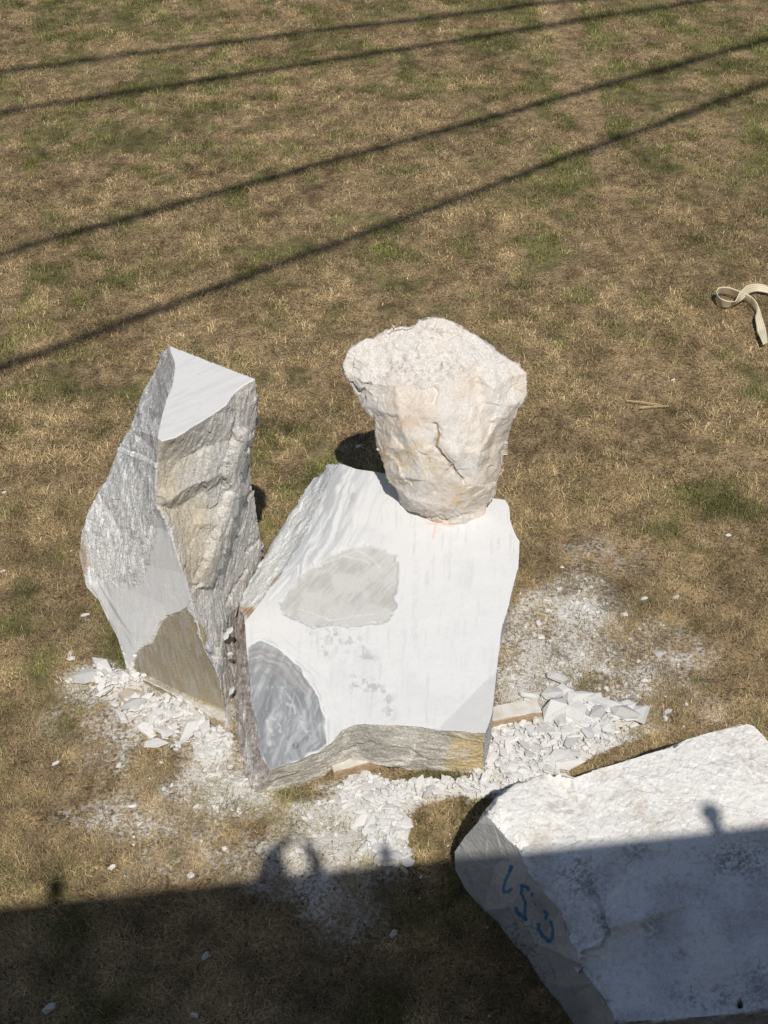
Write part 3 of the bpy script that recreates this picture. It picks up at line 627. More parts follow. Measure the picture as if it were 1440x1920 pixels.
r.skirt(bk[2:] + fr + [rd[0]], 2, .1, -.03, cs)
S7 = lambda L: [(900 + a / 7.2, 1560 + b / 7.2) for a, b in L]
STROKES = [(S7([(430,470),(405,550),(345,655),(318,750),(325,808),(375,810),(430,770)]), 3.6), (S7([(430,470),(418,520)]), 4.6), (S7([(372,370),(374,390)]), 1.6),
    (S7([(562,720),(556,830),(592,905),(612,965),(600,1090),(608,1180)]), 3.6), (S7([(610,1180),(560,1140),(500,1075),(490,1030)]), 4.0), (S7([(560,722),(650,748),(655,780)]), 3.6),
    (S7([(705,830),(700,860)]), 3.6), (S7([(740,960),(750,990)]), 1.8), (S7([(785,1250),(800,1320),(855,1405),(930,1475)]), 4.4), (S7([(930,1475),(970,1435),(982,1320),(958,1225)]), 4.4), (S7([(865,1075),(903,1110),(887,1165)]), 4.0)]
def paint_right(P, u, v, f):
    N = len(u); cl = n2(u, v, 60, 4, 3); sp = n2(u, v, 7, 4, 4)
    C = mix(np.tile((.84, .825, .795), (N, 1)), (.62, .60, .55), sstep(.15, 1., sp) * .6); C = mix(C, (.62, .56, .47), sstep(.1, .9, cl) * .5)
    C = mix(C, (.45, .42, .39), sstep(.35, .75, sp + .3 * cl) * .22)
    for a, b, ra, rb_ in ((1095,1660,48,38),(1075,1630,40,25),(1400,1620,60,40),(1370,1610,40,25),(1225,1745,22,22),(1225,1715,12,12),(1330,1870,80,25),(1420,1850,30,60),(1130,1730,25,30),(1275,1790,14,12),(1190,1600,30,15)):
        C = mix(C, (.20, .185, .17), np.exp(-(((u - a) / ra) ** 2 + ((v - b) / rb_) ** 2)) * sstep(-.5, .5, .7 * n2(u, v, 3.2, 3, 90) + .5 * sp + .3 * cl) * .75)
    C = mix(C, (.52, .54, .60), sstep(1560, 1680, v) * .35 * sstep(-.8, .6, cl))  # bluish cast of the building's shadow put into the stone colour
    C = mix(C, (.60, .53, .45), (np.exp(-(((u - 1060) / 50) ** 2 + ((v - 1500) / 25) ** 2)) + np.exp(-(((u - 1410) / 40) ** 2 + ((v - 1420) / 40) ** 2))) * sstep(-.2, .6, sp) * .6)
    wl = sstep(.45, .7, n2(u, v, 16, 3, 8)); C = mix(C, (.78, .78, .77), wl * .4)
    for q, wd in (([(1342,1650),(1350,1646),(1365,1645)], 7), ([(1366,1648),(1385,1645),(1393,1660),(1385,1680)], 5), ([(1300,1905),(1315,1870),(1322,1855)], 8), ([(1405,1750),(1412,1745)], 7), ([(1425,1705),(1426,1715)], 4), ([(1385,1842),(1405,1840),(1425,1846)], 3), ([(1370,1852),(1368,1862)], 6), ([(1230,1815),(1248,1825)], 3)):
        C = mix(C, (.80, .80, .79), line(q, u, v, wd, 6, 10) * .7)
    C = mix(C, (.80, .79, .77), line([(951,1573),(973,1591),(991,1636),(1022,1676),(1049,1707),(1062,1747),(1084,1804),(1111,1844),(1156,1918)], u + 3, v, 7, 6, 14) * .6)
    hole = region([(1384,1875),(1389,1872),(1393,1880),(1392,1888),(1387,1889),(1383,1882)], u, v, 1.5); C = mix(C, (.05, .05, .05), hole)
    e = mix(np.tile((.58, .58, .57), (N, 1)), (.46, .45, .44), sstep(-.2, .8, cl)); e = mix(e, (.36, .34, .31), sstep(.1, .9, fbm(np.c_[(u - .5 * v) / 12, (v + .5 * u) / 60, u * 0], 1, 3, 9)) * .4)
    e = mix(e, (.30, .25, .20), region([(985,1650),(1020,1690),(1045,1740),(1040,1790),(1000,1710)], u, v, 16, 10, 30) * .35)
    e = mix(e, (.20, .22, .25), sstep(.4, .6, n2(u, v, 4, 2, 14)) * region([(930,1730),(1000,1720),(1040,1860),(1060,1910),(1010,1840)], u, v, 14) * .7)
    for q, wd in STROKES: e = mix(e, (.03, .19, .42), line(q, u, v, wd * 1.05, .8, 4) * .85 )
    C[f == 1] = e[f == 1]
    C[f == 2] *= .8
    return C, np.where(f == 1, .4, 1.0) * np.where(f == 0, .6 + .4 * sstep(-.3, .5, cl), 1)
def disp_right(V, u, v, f, amp):
    d = rough_disp(None, 1, .3, 15)(V, u, v, f, amp)
    rl = seg_dist([(911,1527),(951,1573),(973,1591),(991,1636),(1022,1676),(1049,1707),(1062,1747),(1084,1804),(1111,1844),(1156,1918)], u, v)
    d += np.exp(-(rl / 22) ** 2) * (f == 0) * (.045 * facet(V, .16, 44) + .025 * facet(V, .06, 47) - .012)
    d -= .035 * line([(1138,1755),(1130,1778),(1089,1790)], u, v, 4, 3, 12) * (f == 0) + .02 * line([(1100,1650),(1125,1700),(1140,1750)], u, v, 6, 5, 14) * (f == 0)
    d -= .12 * region([(1384,1875),(1389,1872),(1393,1880),(1392,1888),(1387,1889),(1383,1882)], u, v, 1.2) * (f == 0)
    return d
spec = {0: (.012, .010, .45, True), 1: (.009, .005, .4, True), 2: (.04, .03, 1, False)}
me, *_ = r.build('fallen_block', spec, paint_right, np.array([1.9, 5.6, .4]), disp_right, 14)
link(bpy.data.objects.new('fallen_block', me), label='large flat-topped pale block half in shadow, blue paint marks on its end', category='stone block')

# ================================================================== CHIPS
def chip_mat(name, a, b):
    m = mat(name, rough=.85, spec=.2); n = m.node_tree.nodes; l = m.node_tree.links; bs = n['Principled BSDF']
    oi = n.new('ShaderNodeObjectInfo'); tc = n.new('ShaderNodeTexCoord'); t = n.new('ShaderNodeTexNoise'); t.inputs['Scale'].default_value = 25; t.inputs['Detail'].default_value = 5
    l.new(tc.outputs['Object'], t.inputs[0]); ad = n.new('ShaderNodeMath'); ad.operation = 'MULTIPLY_ADD'
    l.new(oi.outputs['Random'], ad.inputs[0]); ad.inputs[1].default_value = .55; l.new(t.outputs[0], ad.inputs[2])
    r_ = n.new('ShaderNodeMapRange'); r_.inputs['From Min'].default_value = .55; r_.inputs['From Max'].default_value = 1.05; l.new(ad.outputs[0], r_.inputs[0])
    mx = n.new('ShaderNodeMix'); mx.data_type = 'RGBA'; mx.inputs[6].default_value = (*a, 1); mx.inputs[7].default_value = (*b, 1)
    l.new(r_.outputs[0], mx.inputs[0]); l.new(mx.outputs[2], bs.inputs['Base Color'])
    bu = n.new('ShaderNodeBump'); bu.inputs['Strength'].default_value = .4; bu.inputs['Distance'].default_value = .01; l.new(t.outputs[0], bu.inputs['Height']); l.new(bu.outputs[0], bs.inputs['Normal'])
    return m
M_CHIP = chip_mat('chip_white', (.80, .79, .77), (.68, .675, .66)); M_CHIPG = chip_mat('chip_grey', (.66, .655, .64), (.50, .50, .49)); M_CHIPP = chip_mat('chip_tan', (.66, .56, .46), (.5, .42, .34))
def chip_mesh(seed, L=1.0, W=.6, T=.14, m=M_CHIP, n=None, jag=.3):
    q = random.Random(seed); n = n or q.choice((4, 5, 5, 6, 7)); a0 = q.random() * 6.28
    top = []; bot = []
    for k in range(n):
        a = a0 + 6.283 * (k + q.uniform(-.3, .3)) / n; rr = 1 + q.uniform(-jag, jag)
        x, y = .5 * L * math.cos(a) * rr, .5 * W * math.sin(a) * rr; sk = q.uniform(.75, .98); th = T * q.uniform(.25, .6)
        top.append((x * sk + q.uniform(-.04, .04), y * sk, th)); bot.append((x, y, -th * q.uniform(.1, 1)))
    V = top + bot + [(q.uniform(-.15, .15) * L, q.uniform(-.15, .15) * W, T * q.uniform(.6, 1.1)), (0, 0, -T * .6)]
    Fs = [(k, (k + 1) % n, 2 * n) for k in range(n)] + [(n + (k + 1) % n, n + k, 2 * n + 1) for k in range(n)] + [(k, n + k, n + (k + 1) % n, (k + 1) % n) for k in range(n)]
    return V, Fs
VAR = [mesh_py('chip', *chip_mesh(k, 1, random.uniform(.3, .8), random.uniform(.07, .2), jag=.36), [M_CHIP if k % 13 else M_CHIPG]) for k in range(28)]
def gz(x, y):
    _, _, _, _, p, _ = ground_masks(np.array([x]), np.array([y])); return float(ground_z(np.array([x]), np.array([y]), p)[0])
def put_chip(me, px, py, size, label, group=None, rz=None, tilt=.25, dz=0.0, sc=(1, 1, 1), cat='marble chip', name='marble_chip'):
    g = at_z(px, py, 0); o = bpy.data.objects.new(name, me)
    o.location = (g[0], g[1], gz(g[0], g[1]) + .012 + dz); o.rotation_euler = (random.uniform(-tilt, tilt), random.uniform(-tilt, tilt), random.uniform(0, 6.28) if rz is None else rz)
    o.scale = (size * sc[0], size * sc[1], size * sc[2]); link(o, label=label, category=cat)
    if group: o['group'] = group
    return o
U = [  # (px, py, size m, rz, scale, material, label)
 (1036,1350,.38,1.0,(1,.7,2.0),M_CHIP,'biggest wedge-shaped grey-sided offcut in the chip pile beside the timber stub'),
 (1086,1318,.36,.1,(1,.6,1),M_CHIP,'flat angular white plate on the far rim of the right-hand chip pile'),
 (1078,1352,.20,.2,(1,1,1.6),M_CHIP,'small squarish white block beside the wedge offcut in the chip pile'),
 (1140,1338,.46,-.25,(1,.22,.8),M_CHIP,'long thin white sliver lying across the right chip pile'),
 (1168,1352,.36,-.3,(1,.5,1),M_CHIPG,'grey pointed flake at the right end of the chip pile'),
 (1120,1350,.26,.9,(1,.6,1),M_CHIPG,'grey triangular flake between the square block and the long sliver'),
 (1034,1312,.24,.2,(1,.7,1.3),M_CHIPG,'rounded grey lump on the edge of the chip pile above the wedge offcut'),
 (1045,1280,.27,-.6,(1,.5,.8),M_CHIPG,'pale grey pointed flake lying on grass above the chip pile'),
 (1060,1304,.18,-.4,(1,.8,1),M_CHIP,'white flake just below the pointed grey one above the pile'),
 (1114,1322,.19,.5,(1,.8,1),M_CHIP,'white five-sided flake at the top of the right chip pile'),
 (992,1312,.22,-.1,(1,.4,.8),M_CHIP,'white sliver lying on grass just behind the timber stub'),
 (1195,1350,.30,.7,(1,.7,1.2),M_CHIP,'white rubbly lump closing the right tip of the chip pile'),
 (1060,1440,.34,.1,(1,.35,.9),M_CHIP,'long white flake touching the shaded edge of the painted block'),
 (1237,1228,.20,.4,(1,.7,.8),M_CHIPG,'lone triangular pale flake on grass right of the dust patch'),
 (1252,1337,.14,.9,(1,.8,1.6),M_CHIPG,'lone rounded pale lump on grass right of the chip pile'),
 (355,1375,.36,1.45,(1,.42,1),M_CHIP,'long bright white flake pointing at the viewer below the tall stone'),
 (374,1362,.28,1.2,(1,.45,1),M_CHIP,'bright flake lying right against the long flake below the tall stone'),
 (252,1312,.28,.05,(1,.5,1.6),M_CHIPP,'pinkish tan block of stone among the flakes left of the tall stone foot'),
 (193,1262,.34,-.7,(1,.5,1),M_CHIP,'broad white flake at the left end of the heap by the tall stone'),
 (163,1275,.32,.2,(1,.7,.8),M_CHIPG,'leftmost grey plate of the heap by the tall stone'),
 (228,1352,.26,-.9,(1,.35,1),M_CHIP,'white pointed flake on the lower left rim of the heap'),
 (385,1380,.24,1.3,(1,.6,1),M_CHIP,'upright white oval flake near the corner of the tall stone'),
 (258,1330,.26,.5,(1,.5,1),M_CHIPG,'blue-grey flake below the pinkish block'),
 (290,1400,.26,.05,(1,.35,.8),M_CHIP,'flat white sliver lying alone in the grass below the left heap'),
 (738,1752,.13,.8,(1,.6,1),M_CHIP,'small pale chip alone in the shadow below the chip trail'),
 (385,1793,.12,1.2,(1,.7,1),M_CHIPG,'grey chip alone in the shade near the lower middle of the lawn'),
 (90,1892,.18,.9,(1,.6,1.2),M_CHIPG,'blue-grey chip at the lower left corner in shadow'),
 (365,1906,.13,-.2,(1,.5,1),M_CHIP,'white chip on the bottom edge of the shaded lawn'),
 (432,1885,.07,-.5,(1,.6,1),M_CHIP,'tiny white chip in shade right of the bottom edge chip'),
 (105,1432,.10,.6,(1,.5,1),M_CHIP,'lone white chip in sunlit grass far left of the heap'),
 (250,1515,.13,.15,(1,.4,1),M_CHIP,'narrow white chip in the grass above the shadow line'),
 (672,838,.16,.2,(1,.5,1),M_CHIP,'pale chip lying in the boulder shadow on the grass behind the block'),
 (1262,713,.09,.5,(1,.6,1),M_CHIP,'tiny bright chip on the far lawn above the straw stalks'),
 (10,926,.10,.5,(1,.6,1),M_CHIP,'small chip at the left edge of the lawn level with the boulder'),
 (6,1073,.09,.2,(1,.6,1),M_CHIP,'small chip at the left edge below the level of the tall stone shoulder'),
 (1365,1005,.11,.2,(1,.6,1),M_CHIP,'small white chip on the lawn at far right below the strap'),
 (1268,1118,.10,.3,(1,.6,1),M_CHIP,'tiny chip on the lawn upper right of the dust patch'),
 (1207,1124,.14,.3,(1,.5,1),M_CHIP,'small white chip on the lawn at the top right rim of the dust patch'),
 (160,1153,.14,.2,(1,.6,1),M_CHIP,'white chip in the grass left of the tall stone, highest of three'),
 (133,1236,.14,.6,(1,.6,1),M_CHIP,'white chip in grass just above the leftmost plate of the heap'),
 (950,1498,.30,.4,(1,.4,.8),M_CHIP,'long flat white flake at the sharp shadow corner of the painted block'),
 (714,1600,.22,-.7,(1,.3,.8),M_CHIP,'pointed white sliver where the building shadow meets the chip trail'),
 (732,1600,.18,.3,(1,.6,1),M_CHIP,'white flake right of the pointed sliver at the shadow edge'),
 (722,1620,.24,.1,(1,.45,1),M_CHIPG,'pale plate just inside the shadow at the end of the chip trail'),
 (765,1612,.16,.6,(1,.5,1),M_CHIP,'rightmost flake inside the shadow at the end of the chip trail'),
 (695,1555,.26,1.1,(1,.35,1),M_CHIP,'white blade-shaped flake in the middle of the chip trail'),
]
for k, (px, py, sz, rz, sc, m_, lb) in enumerate(U):
    V_, F_ = chip_mesh(500 + k, 1, 1, .18, n=None, jag=.22); me = mesh_py('chip', V_, F_, [m_])
    lone = sz < .24 and k > 12; put_chip(me, px, py, sz * (.62 if lone else .85), lb, None, rz, .12, .0 if lone else .03, sc)
PILES = [  # polygon in the picture laid on the ground, count, label, group
 ([(920,1385),(1020,1358),(1120,1325),(1205,1335),(1190,1365),(1110,1405),(1065,1440),(1000,1465),(940,1475),(918,1440)], 120, 'white marble flake in the dense pile between the two big blocks', 'flakes piled between the big blocks', (.08, .22)),
 ([(700,1478),(900,1476),(990,1464),(930,1495),(860,1495),(760,1515)], 34, 'white marble flake strewn along the front foot of the broad block', 'flakes along the front of the broad block', (.06, .17)),
 ([(660,1465),(735,1475),(775,1530),(760,1600),(790,1650),(700,1640),(660,1560),(640,1500)], 48, 'white marble flake in the trail running toward the building shadow', 'flakes trailing toward the shadow', (.06, .18)),
 ([(150,1262),(228,1262),(270,1300),(330,1340),(400,1384),(440,1395),(440,1425),(330,1410),(270,1370),(190,1310)], 70, 'white marble flake heaped at the foot of the tall stone', 'flakes heaped by the tall stone', (.06, .19))]
def in_poly(pl, x, y): return bool(inside(pl, np.array([x], float), np.array([y], float))[0])
for pl, cnt, lb, gr, (s0, s1) in PILES:
    xs = [p[0] for p in pl]; ys = [p[1] for p in pl]; k = 0
    while k < cnt:
        x = random.uniform(min(xs), max(xs)); y = random.uniform(min(ys), max(ys))
        if not in_poly(pl, x, y): continue
        put_chip(VAR[random.randrange(28)], x, y, s0 + (s1 - s0) * random.random() ** 1.7, lb, gr, None, .32, random.uniform(0, .045)); k += 1
# countless small chips: one object
SV, SF = [], []; bases = [chip_mesh(900 + k, 1, .6, .2, n=5, jag=.4) for k in range(8)]
def scatter_fast(n, box, s0, s1, thr, acc):
    x0, x1, y0, y1 = box; u_ = rng.uniform(x0, x1, n); v_ = rng.uniform(y0, y1, n)
    q = np.array([at_z(a, b, 0) for a, b in zip(u_, v_)])
    uu, vv, g_, d_, p_, b_ = ground_masks(q[:, 0], q[:, 1]); z_ = ground_z(q[:, 0], q[:, 1], p_)
    for i in np.nonzero(rng.random(n) < thr(d_, p_))[0]:
        V_, F_ = bases[rng.integers(8)]; s = s0 + (s1 - s0) * rng.random() ** 2.5
        R = np.array(Matrix.Rotation(rng.random() * 6.28, 3, 'Z') @ Matrix.Rotation(rng.normal() * .3, 3, 'X'))
        acc['V'].append(np.array(V_) @ R.T * s + [q[i, 0], q[i, 1], z_[i] + .006 + .03 * rng.random() * p_[i]])
        acc['F'] += [tuple(x + acc['n'] for x in f_) for f_ in F_]; acc['n'] += len(V_)
acc = {'V': [], 'F': [], 'n': 0}
scatter_fast(30000, (120, 1300, 1080, 1700), .012, .10, lambda d, p: np.clip(.9 * p + .17 * d ** 2, 0, 1), acc)
scatter_fast(3500, (0, 1440, 900, 1918), .012, .05, lambda d, p: np.full(len(d), .025), acc)
link(bpy.data.objects.new('marble_rubble', mesh_py('marble_rubble', np.concatenate(acc['V']), acc['F'], [M_CHIP])),
     label='countless small white marble chips and splinters strewn over the ground around the blocks', category='rubble', kind='stuff')

# ================================================================== GRASS
def grass(n_tufts, ylo, yhi, per, blade, wid, seed):
    g = np.random.default_rng(seed)
    y = ylo + (yhi - ylo) * g.random(n_tufts); x = (g.random(n_tufts) * 2 - 1) * (1.2 + .31 * (y + 2.5))
    u, v, gr, du, pi_, ba = ground_masks(x, y)
    cl = fbm(np.c_[x, y, 0 * x], .16, 3, 61); keep = g.random(n_tufts) < (1 - .72 * ba) * (1 - .93 * pi_) * (1 - .5 * du) * (.22 + .78 * sstep(-.35, .35, cl))
    x, y, gr, du, ba, cl = x[keep], y[keep], gr[keep], du[keep], ba[keep], cl[keep]; z = ground_z(x, y)
    nT = len(x); N = nT * per; k = np.repeat(np.arange(nT), per)
    spread = .045
    bx = x[k] + g.normal(0, spread, N); by = y[k] + g.normal(0, spread, N); bz = z[k] - .004
    grn = np.clip((gr[k] - .5) * 2.3 + g.normal(0, .35, nT)[k] + g.normal(0, .2, N), 0, 1)
    az = g.random(N) * 6.283; tilt = np.where(grn > .5, g.uniform(.35, 1.2, N), g.uniform(.8, 1.5, N))
    tall = np.where(g.random(nT) < .05, 1.9, 1.0)[k]
    Ln = blade * g.uniform(.45, 1.3, N) * tall * (1 - .4 * ba[k]); wd = wid * g.uniform(.6, 1.3, N)
    dx, dy = np.cos(az), np.sin(az); sx, sy = -dy * wd / 2, dx * wd / 2
    h1 = Ln * .55; t1 = tilt * .75; t2 = np.minimum(tilt * 1.3, 1.75)
    mx, my, mz = bx + dx * np.sin(t1) * h1, by + dy * np.sin(t1) * h1, bz + np.cos(t1) * h1
    h2 = Ln * .45; ex, ey, ez = mx + dx * np.sin(t2) * h2, my + dy * np.sin(t2) * h2, np.maximum(mz + np.cos(t2) * h2, bz + .003)
    V = np.empty((N, 5, 3), np.float32)
    V[:, 0] = np.c_[bx - sx, by - sy, bz]; V[:, 1] = np.c_[bx + sx, by + sy, bz]
    V[:, 2] = np.c_[mx + sx * .9, my + sy * .9, mz]; V[:, 3] = np.c_[mx - sx * .9, my - sy * .9, mz]; V[:, 4] = np.c_[ex, ey, ez]
    base = (np.arange(N) * 5)[:, None]
    T = np.concatenate([base + [0, 1, 2], base + [0, 2, 3], base + [3, 2, 4]])
    tone = np.clip(g.random(N) * .7 + .3 * sstep(-.5, .6, fbm(np.c_[x, y, 0 * x], .3, 3, 63))[k], 0, 1)[:, None]; tt = g.random(nT)[k][:, None]
    straw = np.array([.20, .145, .072]) * (1 - tone) + np.array([.80, .63, .36]) * tone
    brown = np.array([.15, .10, .06]); straw = np.where(tt < .3, straw * .55 + brown * .4, straw)
    green = np.array([.085, .092, .025]) * (1 - tone) + np.array([.34, .35, .12]) * tone
    c = straw * (1 - grn[:, None]) + green * grn[:, None]; c = c * (mottle(x, y) * g.uniform(.74, 1.3, nT))[k][:, None]
    dk = np.clip(du[k] * np.where(g.random(N) < .5, .15, 1.1) * g.uniform(.3, 1.1, N), 0, .85)[:, None]; c = c * (1 - dk) + np.array([.60, .57, .50]) * dk
    c = np.repeat(c, 5, axis=0)
    return V.reshape(-1, 3), T, c
def grass_mat():
    m = mat('grass_blades', rough=.8, spec=.15); n = m.node_tree.nodes; l = m.node_tree.links; b = n['Principled BSDF']
    a = n.new('ShaderNodeAttribute'); a.attribute_name = 'tint'; l.new(a.outputs['Color'], b.inputs['Base Color'])
    t = n.new('ShaderNodeBsdfTranslucent'); l.new(a.outputs['Color'], t.inputs[0]); mx = n.new('ShaderNodeMixShader'); mx.inputs[0].default_value = .2
    l.new(b.outputs[0], mx.inputs[1]); l.new(t.outputs[0], mx.inputs[2]); l.new(mx.outputs[0], n['Material Output'].inputs[0])
    return m
parts_g = [grass(62000, 4.0, 10.5, 11, .058, .0036, 1), grass(110000, 9.8, 26.5, 10, .060, .0060, 2)]
Vg = np.concatenate([p[0] for p in parts_g]); Tg = np.concatenate([parts_g[0][1], parts_g[1][1] + len(parts_g[0][0])]); Cg = np.concatenate([p[2] for p in parts_g])
link(bpy.data.objects.new('grass', mesh_np('grass', Vg, Tg, [grass_mat()], True, Cg)), label='short dry straw-brown turf with green patches covering the ground', category='grass', kind='stuff')

# ================================================================== TIMBERS
M_WOOD = noisy(mat('timber', rough=.8), (.36, .25, .16), (.62, .48, .33), 22, .6, 60, (1, 6, 6))
M_WOODW = noisy(mat('timber_dusted', rough=.9), (.74, .72, .68), (.60, .54, .45), 9, .3, 40)
def timber(name, A, B, wdt, hgt, label, dusted=True, z0=.0):
    A, B = np.array(A), np.array(B); d = B - A; L = np.linalg.norm(d); root = bpy.data.objects.new(name, None)
    link(root, label=label, category='timber'); root.location = ((A + B) / 2)[0], ((A + B) / 2)[1], z0; root.rotation_euler = (0, 0, math.atan2(d[1], d[0]))
    def box(nm, x, y, z0_, z1_, m, bv, seed):
        q = random.Random(seed); n = 10; V = []; Fs = []
        for i in range(n + 1):
            xx = -x + 2 * x * i / n; j = [q.uniform(-.004, .004) for _ in range(8)]
            prof = [(-y + bv, z0_), (y - bv, z0_), (y, z0_ + bv), (y, z1_ - bv), (y - bv, z1_), (-y + bv, z1_), (-y, z1_ - bv), (-y, z0_ + bv)]
            V += [(xx, a + jj, b + jj * .6) for (a, b), jj in zip(prof, j)]
        for i in range(n): Fs += [(i * 8 + k, i * 8 + (k + 1) % 8, i * 8 + 8 + (k + 1) % 8, i * 8 + 8 + k) for k in range(8)]
        Fs += [tuple(range(7, -1, -1)), tuple(n * 8 + k for k in range(8))]
        link(bpy.data.objects.new(nm, mesh_py(nm, V, Fs, [m])), root)
    box('beam', L / 2, wdt / 2, 0, hgt, M_WOOD, .006, 1)
    if dusted: box('dust_coat', L / 2 - .004, wdt / 2 - .006, hgt + .001, hgt + .009, M_WOODW, .002, 2)
g0 = at_z(890, 1356, .08); g1 = at_z(1010, 1334, .08)
timber('timber_bearer', g0, g1, .15, .15, 'short squared timber stub, white with dust on top, poking out right of the broad block', True)
g0 = at_z(622, 1448, .03); g1 = at_z(722, 1420, .03)
timber('timber_bearer', g0, g1, .11, .085, 'reddish timber bearer wedged beneath the front of the broad block', True)
g0 = at_z(172, 1278, .03); g1 = at_z(252, 1274, .03)
V_, F_ = chip_mesh(77, 1, 1, .2, n=4, jag=.05)
timber('stone_batten', g0, g1, .06, .05, 'long thin squared white batten on the left heap by the tall stone', True)

# ================================================================== SHIMS between the stones
for (px, py, Yo, sz, rz, sc, lb, m_) in [
    (424,1192,8.02,.13,1.3,(1,.5,2.0),'squat white wedge beside the upright sliver between tall stone and broad block',M_CHIP),
    (431,1182,8.03,.14,1.5,(1,.35,2.6),'thin pointed white sliver jammed upright between the tall stone and the broad block',M_CHIP),
    (431,1226,7.86,.11,.1,(1,.6,1.8),'grey rounded stone stuck between the tall stone and the broad block',M_CHIPG),
    (435,1295,7.70,.17,1.45,(1,.4,1.5),'long white wedge low in the gap between the tall stone and the broad block',M_CHIP)]:
    V_, F_ = chip_mesh(int(px * 7 + py), 1, 1, .25, n=5, jag=.15); o = bpy.data.objects.new('stone_wedge', mesh_py('stone_wedge', V_, F_, [m_]))
    o.location = at_y(px, py, Yo + .05); o.rotation_euler = (.9 if sz > .12 else .3, 0, rz); sz *= .6; o.scale = (sz * sc[0], sz * sc[1], sz * sc[2]); link(o, label=lb, category='stone wedge')

# ================================================================== STRAP
def strap():
    m = mat('webbing', rough=.8, spec=.15); n = m.node_tree.nodes; l = m.node_tree.links; b = n['Principled BSDF']
    a = n.new('ShaderNodeAttribute'); a.attribute_name = 'across'; wv = n.new('ShaderNodeMath'); wv.operation = 'MULTIPLY'; wv.inputs[1].default_value = 25
    l.new(a.outputs['Fac'], wv.inputs[0]); s_ = n.new('ShaderNodeMath'); s_.operation = 'SINE'; l.new(wv.outputs[0], s_.inputs[0])
    r_ = n.new('ShaderNodeMapRange'); r_.inputs['From Min'].default_value = .72; r_.inputs['From Max'].default_value = .98; l.new(s_.outputs[0], r_.inputs[0])
    mx = n.new('ShaderNodeMix'); mx.data_type = 'RGBA'; mx.inputs[6].default_value = (.78, .70, .52, 1); mx.inputs[7].default_value = (.38, .30, .17, 1); l.new(r_.outputs[0], mx.inputs[0]); l.new(mx.outputs[2], b.inputs['Base Color'])
    # (lower-edge px, lower z, upper-edge px, upper z): the ribbon's two edges along its run
    S = lambda x, y: (1320 + x / 12, 510 + y / 12)
    E = [((1600,560),.02,(1600,470),.03),((1440,480),.02,(1440,320),.05),((1300,450),.03,(1320,275),.08),((1180,440),.04,(1190,262),.11),((1060,470),.06,(1070,275),.14),((1000,500),.08,(970,300),.17),
         ((930,580),.08,(880,380),.19),((860,640),.07,(810,450),.19),((780,690),.05,(755,560),.17),((700,735),.03,(705,650),.15),((620,770),.02,(640,660),.14),((520,815),.01,(540,650),.14),((400,790),.01,(430,615),.14),((320,700),.01,(350,570),.14),
         ((275,600),.01,(300,500),.14),((285,560),.01,(285,420),.15),((330,500),.01,(340,355),.15),((430,500),.01,(450,335),.15),((560,530),.01,(570,345),.15),((700,575),.01,(700,390),.15),((800,610),.01,(810,430),.15),((900,640),.01,(920,480),.14),((980,680),.01,(990,505),.13),((1060,740),.01,(1050,540),.12),((1110,800),.015,(1130,610),.12),((1165,870),.02,(1200,710),.10),((1170,940),.03,(1245,810),.07),((1150,1010),.05,(1275,900),.05),((1165,1130),.05,(1310,1020),.05),
         ((1185,1240),.04,(1350,1150),.04),((1195,1350),.03,(1390,1280),.03),((1260,1470),.06,(1410,1420),.04),((1330,1640),.06,(1430,1590),.04)]
    A = np.array([at_z(*S(*a), z + .03) for a, z, _, _ in E]); B = np.array([at_z(*S(*b_), z + .03) for _, _, b_, z in E])
    def cr(P, k=5):
        out = []
        for i in range(len(P) - 1):
            p0, p1, p2, p3 = P[max(i - 1, 0)], P[i], P[i + 1], P[min(i + 2, len(P) - 1)]
            for t in np.arange(k) / k: out.append(.5 * (2 * p1 + (p2 - p0) * t + (2 * p0 - 5 * p1 + 4 * p2 - p3) * t * t + (3 * p1 - p0 - 3 * p2 + p3) * t ** 3))
        return np.array(out + [P[-1]])
    A, B = cr(A), cr(B); W = 6; V = []; ac = []; Fs = []
    for i in range(len(A)):
        for k in range(W + 1): V.append(A[i] * (1 - k / W) + B[i] * k / W); ac.append(k / W)
    for i in range(len(A) - 1):
        for k in range(W): j = i * (W + 1) + k; Fs.append((j, j + 1, j + W + 2, j + W + 1))
    me = mesh_py('strap', V, Fs, [m], True); at = me.attributes.new('across', 'FLOAT', 'POINT'); at.data.foreach_set('value', np.array(ac, np.float32))
    o = bpy.data.objects.new('lifting_strap', me); md = o.modifiers.new('thick', 'SOLIDIFY'); md.thickness = .006; md.offset = 0
    link(o, label='cream webbing strap lying in a loose loop on the grass at the right edge', category='strap')
strap()
# straw stalks
M_STRAW = noisy(mat('straw', rough=.7), (.55, .40, .20), (.68, .54, .30), 20, .2)
for pts, lb in (([(1175,751),(1205,754),(1240,759)], 'upper of two long dry stalks lying on the far lawn below the strap'), ([(1200,764),(1225,762),(1254,761)], 'lower of two long dry stalks lying on the far lawn below the strap')):
    V = []; Fs = []
    q = [at_z(a, b, .05) for a, b in pts]
    for i, p in enumerate(q):
        for k in range(5): a = k * 1.2566; V.append(p + np.array([0, .007 * math.cos(a), .007 * math.sin(a)]) * (1 - .25 * i))
    for i in range(2): Fs += [(i * 5 + k, i * 5 + (k + 1) % 5, i * 5 + 5 + (k + 1) % 5, i * 5 + 5 + k) for k in range(5)]
    link(bpy.data.objects.new('dry_stalk', mesh_py('dry_stalk', V, Fs, [M_STRAW])), label=lb, category='stalk')

